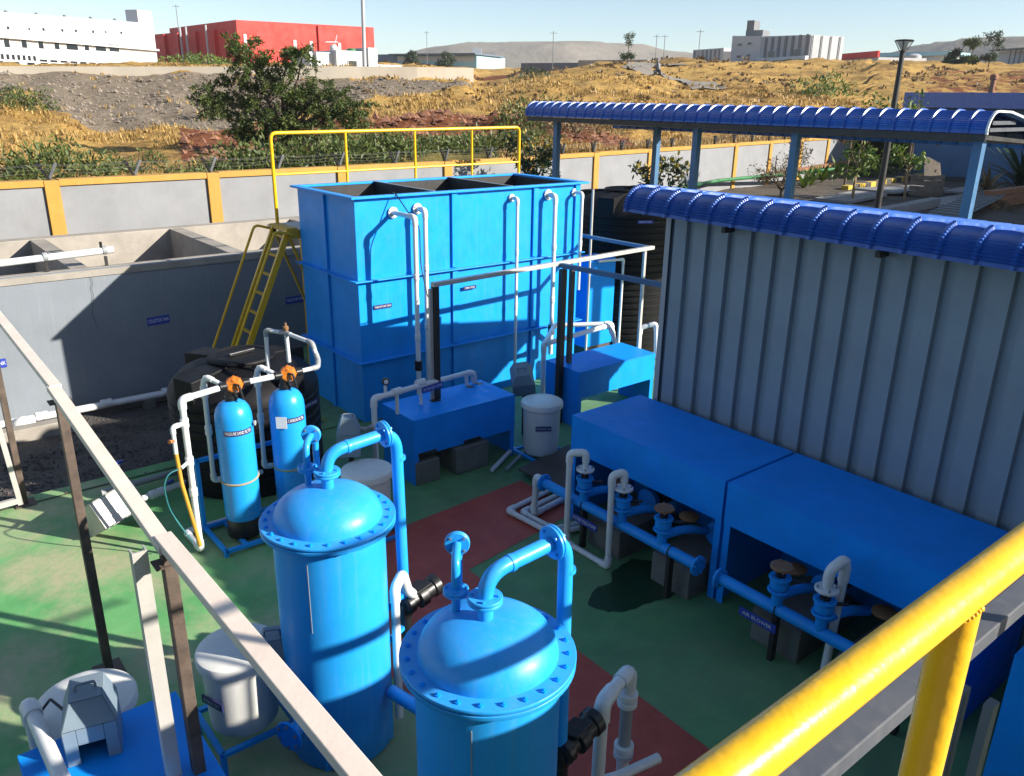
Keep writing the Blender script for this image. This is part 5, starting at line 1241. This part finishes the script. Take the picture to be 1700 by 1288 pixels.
pb_ = thing('sky_blocker_building', 'unseen building added behind the viewing platform to block sky light', 'building', (-10, -9, 0))  # added out of view to cut sky fill and deepen the yard's shade
MB().box(-24, 2.0, -16, -5.2, 0, 9.5).build('wall', 'wall_grey', pb_, 0)
fh = thing('garden_shade_hall', 'unseen large hall added out of view on the right to shade the garden', 'building', (45, -2, 0))  # added out of view so its shadow covers the garden and far wall
MB().box(33, 64, -12, 4.0, 0, 7.6).build('wall', 'sheet_pale', fh, 0)
MB().prism([(32.6, -12.4, 7.61), (32.6, 4.4, 7.61), (32.6, -4, 9.4)], (32, 0, 0)).build('roof', 'roof_dark', fh, 0)
m = thing('garden_post', 'thin brown posts carrying creepers before the shaded wall', 'post', (33.6, 18.6, .9))
for x, y in ((33.4, 18.9), (36.0, 17.6)): MB().tube([(x, y, .9), (x, y, 3.3)], .05, 8).build('pole', 'bark', m, 60)

# ================================================================ street lamp
lp = thing('street_lamp', 'black street lamp with a flared head rising behind the canopy', 'street lamp', (20.28, 10.5, 0))
MB().tube([(20.28, 10.5, 0), (20.28, 10.5, 3.2), (20.28, 10.5, 5.36)], [.085, .075, .055], 12).build('pole', 'black_steel', lp, 60)
lx, ly = 20.28, 10.5
MB().lathe([(.05, 5.33), (.06, 5.35), (.06, 5.38), (.08, 5.39), (.08, 5.40), (.001, 5.405)], (lx, ly, 0), 14).build('collar', 'black_steel', lp, 30)
hd = MB().lathe([(.001, 5.60), (.21, 5.60), (.22, 5.615), (.18, 5.635), (.001, 5.65)], (lx, ly, 0), 24).build('head', 'black_steel', lp, 30)
for k in range(4):
    a = 2*PI*k/4+.4; MB().tube([(lx+.07*math.cos(a), ly+.07*math.sin(a), 5.39), (lx+.20*math.cos(a), ly+.20*math.sin(a), 5.61)], .011, 6).build('head_arm', 'black_steel', hd)
MB().lathe([(.045, 5.407), (.175, 5.598)], (lx, ly, 0), 18).build('lens', 'lamp_glass', hd, 60)

# ================================================================ distant buildings
def block(t, a, b, depth, z0, z1, mat, name='wall', z1b=None):
    """box whose visible face runs from a to b"""
    a, b = V((a[0], a[1], 0)), V((b[0], b[1], 0)); d = (b-a).normalized(); n = V((-d.y, d.x, 0))
    if n.dot(a) < 0: n = -n
    zb = z1 if z1b is None else z1b
    MB().add([a+V((0, 0, z0)), b+V((0, 0, z0)), b+n*depth+V((0, 0, z0)), a+n*depth+V((0, 0, z0)), a+V((0, 0, z1)), b+V((0, 0, zb)), b+n*depth+V((0, 0, zb)), a+n*depth+V((0, 0, z1))],
             [(0, 3, 2, 1), (4, 5, 6, 7), (0, 1, 5, 4), (1, 2, 6, 5), (2, 3, 7, 6), (3, 0, 4, 7)]).build(name, mat, t, 0)
    return a, d, n
def win(t, a, d, n, u, z, w_, h, mat='pane_dark', frame='white_build_b'):
    c = a+d*u-n*.02; c.z = z
    fo = MB().obox(c, d*(w_/2+.08), V((0, 0, h/2+.08)), n*.06).build('window', frame, t, 0)
    MB().obox(c-n*.075, d*w_/2, V((0, 0, h/2)), n*.012).build('pane', mat, fo, 0)
# white industrial building
wb = thing('white_building', 'long two-storey white factory building on the plateau at the left', 'building', (20, 98, 6))
wa, wb_ = (10.65, 91.4), (31.9, 106.3)
a, d, n = block(wb, wa, wb_, 14, 5.6, 10.9, 'white_build', z1b=11.75)
L = (V(wb_)-V(wa)).length
block(wb, (29.9, 104.9), (31.9, 106.3), 1.6, 11.2, 13.0, 'white_build', 'stair_tower')
MB().obox(a+d*L/2+V((0, 0, 8.9))-n*.15, d*L/2, V((0, 0, .09)), n*.28).build('sunshade', 'white_build_b', wb, 0)
for k in range(9): win(wb, a, d, n, 3.0+k*2.0, 8.35+.05*k, (.6, 1.5)[k in (5, 7, 8)], .7)
for k in range(20): win(wb, a, d, n, 3.6+k*.62 if k < 8 else 9+(k-8)*1.3, 7.2 if k < 8 else 6.9, .32 if k < 8 else .9, .45 if k < 8 else .5)
for k in range(12): win(wb, a, d, n, 3.8+k*1.8, 6.35, .9, .9)
for k in range(8): MB().obox(a+d*(5.5+k*2.1+(.3 if k % 2 else 0))-n*.03+V((0, 0, 9.75+.09*k)), d*.12, V((0, 0, .12)), n*.03).build('vent', 'pane_dark', wb, 0)
for k in range(7): MB().obox(a+d*(k*3.4+1)-n*.03+V((0, 0, 9.9+.12*k)), d*.03, V((0, 0, 1.0)), n*.04).build('downpipe', 'sheet_pale', wb, 0)
for k in range(6): MB().lathe([(.18, 0), (.18, .2), (.1, .28)], a+d*(3+k*3.6)+n*1.0+V((0, 0, 10.95+.13*k)), 8).build('roof_vent', 'sheet_dark', wb, 0)
MB().obox(a+d*L/2-n*5+V((0, 0, 6.7)), d*L*.5, V((0, 0, .04)), n*.04).build('front_fence', 'white_build', wb, 0)
# red building
rb_ = thing('red_building', 'tall bright red factory hall behind the large tree', 'building', (60, 131, 7))
a, d, n = block(rb_, (51.2, 130.3), (75.6, 131.9), 26, 6.5, 14.7, 'red_build', z1b=15.15)
L = 24.4
MB().obox(a+d*14.0-n*.15+V((0, 0, 10.6)), d*.35, V((0, 0, 4.2)), n*.2).build('pilaster', 'red_build', rb_, 0)
for u in (9.5, 12.4, 17.6): win(rb_, a, d, n, u, 11.3, .55, 2.2, 'sheet_pale', 'red_build')
win(rb_, a, d, n, 1.2, 12.0, .5, 1.6, 'sheet_pale', 'red_build')
rw2 = thing('red_wing', 'darker shaded red side wing of the factory, left of the tree', 'building', (49, 145, 7))
a, d, n = block(rw2, (47.4, 158.0), (51.2, 132.0), 20, 6.5, 13.7, 'red_build')
for u in (4, 9, 15, 21): MB().obox(a+d*u-n*.2+V((0, 0, 10)), d*.3, V((0, 0, 3.6)), n*.25).build('pilaster', 'red_build', rw2, 0)
for u in (11.5, 13.5, 20): MB().tube([a+d*u-n*1+V((0, 0, 7)), a+d*u-n*1+V((0, 0, 14.3))], .16, 8).build('flue', 'sheet_pale', rw2)
for u in (6, 12, 18, 23): win(rw2, a, d, n, u, 8.2, 1.6, 1.1)
# small white gate house with roof tanks
gh = thing('gate_house', 'small white flat-roofed house with roof tanks at the foot of the white mast', 'house', (38, 72, 6))
a, d, n = block(gh, (34.7, 72.0), (37.0, 72.0), 4, 5.5, 7.85, 'white_build_b'); a2, d2, n2 = block(gh, (37.0, 71.4), (41.1, 71.6), 5, 5.5, 8.05, 'white_build', 'wall')
block(gh, (40.2, 71.3), (41.15, 71.35), 4, 5.5, 8.4, 'white_build', 'parapet')
win(gh, a2, d2, n2, 1.6, 6.8, .85, .8); win(gh, a2, d2, n2, 3.2, 6.7, .35, .4)
MB().lathe([(.3, 0), (.3, .32), (.2, .4), (.05, .42)], (35.3, 73, 7.85), 14).build('roof_tank', 'black_plastic', gh)
MB().lathe([(.32, 0), (.38, .25), (.25, .5), (.05, .55)], (37.6, 73, 8.05), 14).build('roof_tank', 'white_build', gh)
MB().lathe([(.42, 0), (.42, .22), (.3, .3), (.05, .32)], (39.4, 73, 8.05), 14).build('roof_tank', 'green_pipe', gh)
MB().bar((36.6, 72.8, 8.75), (37.9, 73.0, 8.8), .5, .06).build('solar_panel', 'white_build', gh, 0)
MB().tube([(37.7, 73, 8.5), (38.0, 73, 9.4)], .05, 6).build('aerial', 'sheet_pale', gh)
block(gh, (41.2, 71.5), (43.6, 71.0), 3, 5.5, 7.0, 'white_build', 'annex')
tag(MB().tube([(37.95, 68.1, 5.6), (38.02, 68.08, 10), (38.1, 68.05, 15.5)], [.19, .16, .13], 12).build('mast', 'sheet_pale', None, 60), 'tall white mast rising out of the picture by the red building', 'mast')
# light blue shed, tower, tan walls
s1 = thing('far_shed', 'low pale blue factory shed right of the red building', 'shed', (120, 186, 11))
a, d, n = block(s1, (117.5, 193.5), (127.5, 173.0), 16, 10.8, 14.0, 'sheet_lightblue'); block(s1, (115.2, 199.4), (117.5, 193.5), 14, 10.8, 14.4, 'roof_dark', 'gable')
MB().obox(a+d*11+n*6+V((0, 0, 14.25)), d*12.4, V((0, 0, .16)), n*8).build('roof', 'roof_dark', s1, 0)
MB().obox(a+d*11-n*.05+V((0, 0, 13.2)), d*11, V((0, 0, .5)), n*.04).build('band', 'white_build', s1, 0)
tw = thing('silo_tower', 'slim grey tower between the pale blue shed and the hill', 'tower', (136.5, 185, 12)); block(tw, (135.7, 185.8), (137.5, 184.4), 2, 11, 16.4, 'sheet_pale'); block(tw, (138.2, 184), (139.0, 183.2), 1, 11, 14.5, 'white_build_b', 'annex')
tw = thing('compound_wall', 'low dark grey compound wall below the hill', 'wall', (97, 111, 9)); block(tw, (95, 116.1), (98.9, 106.0), .4, 7.5, 9.9, 'sheet_dark')
tw = thing('compound_wall', 'pale tan compound wall below the hill, right part', 'wall', (101, 100, 9)); block(tw, (98.9, 106.0), (103.2, 94.6), .4, 8.0, 10.25, 'plaster_tan')
# grey clad building on the right hill
gbd = thing('clad_building', 'pale grey metal-clad factory with a roof stair block on the right hill', 'building', (119, 82, 10))
a, d, n = block(gbd, (119.3, 91.0), (119.6, 85.5), 14, 8.5, 14.4, 'white_build', z1b=14.15)
for u, z in ((1.6, 13.0), (3.4, 13.1), (1.6, 11.2), (3.4, 11.3)): win(gbd, a, d, n, u, z, .7, .35)
a, d, n = block(gbd, (119.6, 85.45), (116.1, 74.4), 6.2, 8.5, 14.1, 'sheet_pale', z1b=13.65)
for k in range(7): MB().obox(a+d*(1.2+k*1.62)-n*.06+V((0, 0, 12.3)), d*.28, V((0, 0, 1.5)), n*.05).build('clad_strip', 'sheet_dark', gbd, 0)
for u in (2.8, 9.0): win(gbd, a, d, n, u, 11.3, 1.7, 1.1)
MB().obox(a+d*5.8-n*.3+V((0, 0, 9.9)), d*5.8, V((0, 0, .9)), n*.3).build('base_band', 'white_build_b', gbd, 0)
for k in range(4): MB().tube([V((116.0, 74.3, 8.6))+n*(.4+k*1.7), V((116.0, 74.3, 13.6))+n*(.4+k*1.7)], .07, 6).build('downpipe', 'sheet_dark', gbd)
block(gbd, (120.6, 89.4), (121.3, 86.6), 3, 14, 15.2, 'sheet_dark', 'stair_block'); block(gbd, (120.7, 89.4), (121.0, 88.2), 2.4, 15.2, 16.7, 'sheet_dark', 'stair_block')
t = thing('far_shed', 'small dark-striped metal shed left of the clad factory', 'shed', (152, 121, 12)); a, d, n = block(t, (153.9, 127.7), (151.5, 117.5), 12, 11, 14.9, 'sheet_pale')
for k in range(7): MB().obox(a+d*(.7+k*1.4)-n*.05+V((0, 0, 13.4)), d*.25, V((0, 0, 1.3)), n*.04).build('clad_strip', 'sheet_dark', t, 0)
block(t, (151.5, 117.5), (154.5, 113.5), 8, 11, 14.2, 'white_build', 'wall')
t = thing('far_shop', 'low white building with a red roof band right of the clad factory', 'building', (143, 82, 11)); a, d, n = block(t, (146.0, 87.0), (140.4, 76.7), 9, 9.5, 11.6, 'white_build')
MB().obox(a+d*5.9-n*.1+V((0, 0, 12.1)), d*5.9, V((0, 0, .5)), n*.2).build('fascia', 'red_build', t, 0)
for k in range(4): MB().lathe([(.45, 0), (.45, .9), (.3, 1.0)], (142-k*1.2+4, 74.5-k*1.0, 9.3), 12, (0, 0, 1)).build('barrel', 'brown_flange', t)
t = thing('far_shed', 'pale shed with a light blue roof behind the street lamp', 'shed', (194, 98, 13)); a, d, n = block(t, (193.4, 105), (194.4, 90.0), 14, 12, 14.4, 'white_build_b'); MB().obox(a+d*7.5+n*5+V((0, 0, 14.8)), d*7.8, V((0, 0, .45)), n*6).build('roof', 'sheet_lightblue', t, 0)
MB().lathe([(1.6, 0), (1.6, 1.6), (1.0, 2.0), (.1, 2.1)], (189, 95.2, 12.6), 16).build('water_tank', 'sheet_pale', t)
t = thing('far_hall', 'white flat-roofed hall with a dark frame at the right edge', 'building', (164, 62, 11)); a, d, n = block(t, (166.5, 68.4), (160.4, 55.9), 12, 9.5, 13.3, 'white_build')
for k in range(6): MB().obox(a+d*(4+k*1.1)-n*1.2+V((0, 0, 12.2)), d*.07, V((0, 0, 1.2)), n*.07).build('canopy_post', 'sheet_dark', t, 0)
MB().obox(a+d*7-n*.6+V((0, 0, 13.5)), d*7.5, V((0, 0, .1)), n*1.2).build('roof_edge', 'sheet_dark', t, 0)
# far trees
random.seed(44)
tree('far_tree', (70.7, 67.8, ground_z(70.7, 67.8)), 2.3, .07, 'small lone tree on the skyline right of the hill', 'leaf_far', per=14, ls=.22, trunk=.3, cr=.35, depth=2, clump=.35)
tree('far_tree', (128.1, 56.4, 9.4), 3.3, .12, 'round green tree on the right skyline, left of a taller slim one', 'leaf_bush', per=34, ls=.34, trunk=.15, cr=.35, depth=2, clump=.6)
tree('far_tree', (129.1, 54.1, 9.4), 3.6, .10, 'tall slim tree on the right skyline beside a rounder one', 'leaf_far', per=20, ls=.34, trunk=.2, cr=.28, depth=2, clump=.45, spread=.35)
tree('far_tree', (127.3, 58.4, 9.4), 2.0, .10, 'low grey-green tree left of the round one on the right skyline', 'leaf_far', per=20, ls=.4, trunk=.2, cr=.4, depth=2, clump=.7)
tree('far_tree', (112, 178, 10.6), 3.5, .12, 'low dark tree in front of the pale blue shed', 'leaf_far', per=26, ls=.6, trunk=.1, cr=.5, depth=2, clump=1.1)
tree('far_tree', (116, 170, 10.6), 3.2, .12, 'second low dark tree in front of the pale blue shed, to the right', 'leaf_far', per=26, ls=.6, trunk=.1, cr=.5, depth=2, clump=1.1)
for k, (x, y) in enumerate(((30.5, 88), (36, 90), (41.5, 92))): bush(x, y, 4.5, 1.1, ('hedge at the foot of the dark red wing, left', 'hedge at the foot of the dark red wing, middle', 'hedge at the foot of the dark red wing, right')[k], 'leaf_fresh', 500, .4, 'hedge', 'hedges on the plateau')
bush(52.5, 62.5, 3.0, 1.2, 'dark bush at the end of the retaining wall', 'leaf_far', 500, .3)
# utility poles
for k, (x, y, z0, h) in enumerate(((104.6, 160, 11.5, 6.0), (95.5, 108.5, 8.8, 5.8), (111.5, 100.5, 9, 5.6), (112.4, 99.5, 9, 5.6), (108, 88.5, 10, 4.6), (49.0, 150, 9, 9))):
    t = thing('utility_pole', ('thin utility pole before the pale blue shed', 'thin utility pole before the hill', 'left of the twin poles before the hill', 'right of the twin poles before the hill', 'short pole left of the clad factory', 'flue pole beside the dark red wing')[k], 'pole', (x, y, z0), 'utility poles')
    MB().tube([(x, y, z0-1), (x, y, z0+h)], .055, 6).build('shaft', 'sheet_dark', t); MB().bar((x-.45, y+.4, z0+h-.3), (x+.45, y-.4, z0+h-.3), .06, .06).build('cross_arm', 'sheet_dark', t, 0)
# dirt road on the hill and a motorcyclist
rd = MB(); pts = [(58, 46), (61, 50), (63, 55.5), (65.5, 62), (73, 67), (84, 72)]
pl_ = fillet([V((x, y, 0)) for x, y in pts], 3, 8)
for i, p in enumerate(pl_):
    q = (pl_[min(i+1, len(pl_)-1)]-pl_[max(i-1, 0)]).normalized(); s_ = V((-q.y, q.x, 0))*1.5
    for e in (-1, -.33, .33, 1):
        c = p+s_*e; rd.v.append(V((c.x, c.y, max(ground_z(c.x, c.y), ground_z(p.x, p.y)-.1)+.08)))
for i in range(len(pl_)-1):
    for j in range(3): a = i*4+j; rd.f.append((a, a+1, a+5, a+4))
struct(rd.build('road', 'road', None, 60))
mx, my = 62.6, 56.0; mz = ground_z(mx, my)+.08
mc = thing('motorcycle', 'dark motorcycle far off on the dirt road up the hill', 'motorcycle', (mx, my, mz))
for dx in (-.6, .6): MB().lathe([(.2, -.05), (.3, -.05), (.3, .05), (.2, .05)], (mx+dx*.5, my+dx*.85, mz+.3), 14, (.85, -.5, 0)).build('wheel', 'black_plastic', mc)
MB().bar((mx-.25, my-.45, mz+.6), (mx+.25, my+.4, mz+.7), .25, .3).build('body', 'black_plastic', mc, 0, .05)
pr_ = thing('person', 'tiny rider in dark clothes on the motorcycle on the hill road', 'person', (mx, my, mz+.7))
MB().tube([(mx, my-.1, mz+.7), (mx+.02, my, mz+1.0), (mx+.03, my+.05, mz+1.25), (mx+.03, my+.06, mz+1.36), (mx+.03, my+.08, mz+1.48), (mx+.03, my+.08, mz+1.62)], [.16, .19, .2, .07, .11, .05], 10).tube([(mx-.2, my+.05, mz+1.22), (mx-.24, my+.25, mz+1.0), (mx-.15, my+.45, mz+.95)], [.07, .055, .04], 6).tube([(mx+.24, my+.05, mz+1.22), (mx+.28, my+.25, mz+1.0), (mx+.2, my+.45, mz+.95)], [.07, .055, .04], 6).tube([(mx-.1, my, mz+.72), (mx-.16, my+.35, mz+.65), (mx-.15, my+.2, mz+.15)], [.1, .08, .05], 6).tube([(mx+.1, my, mz+.72), (mx+.18, my+.35, mz+.65), (mx+.16, my+.2, mz+.15)], [.1, .08, .05], 6).build('body', 'sheet_dark', pr_, 60)
# ================================================================ haze in the air
HAZE = 0.00022
if HAZE > 0:
    hm = bpy.data.materials.new('haze_air'); hm.use_nodes = True; t = hm.node_tree; t.nodes.clear()
    pv = t.nodes.new('ShaderNodeVolumePrincipled'); pv.inputs['Color'].default_value = (.80, .86, .95, 1); pv.inputs['Density'].default_value = HAZE
    ou = t.nodes.new('ShaderNodeOutputMaterial'); t.links.new(pv.outputs[0], ou.inputs['Volume']); M['haze_air'] = hm
    stuff(MB().box(-900, 1150, -900, 1250, -2.3, 72).build('haze', 'haze_air', None, 0))
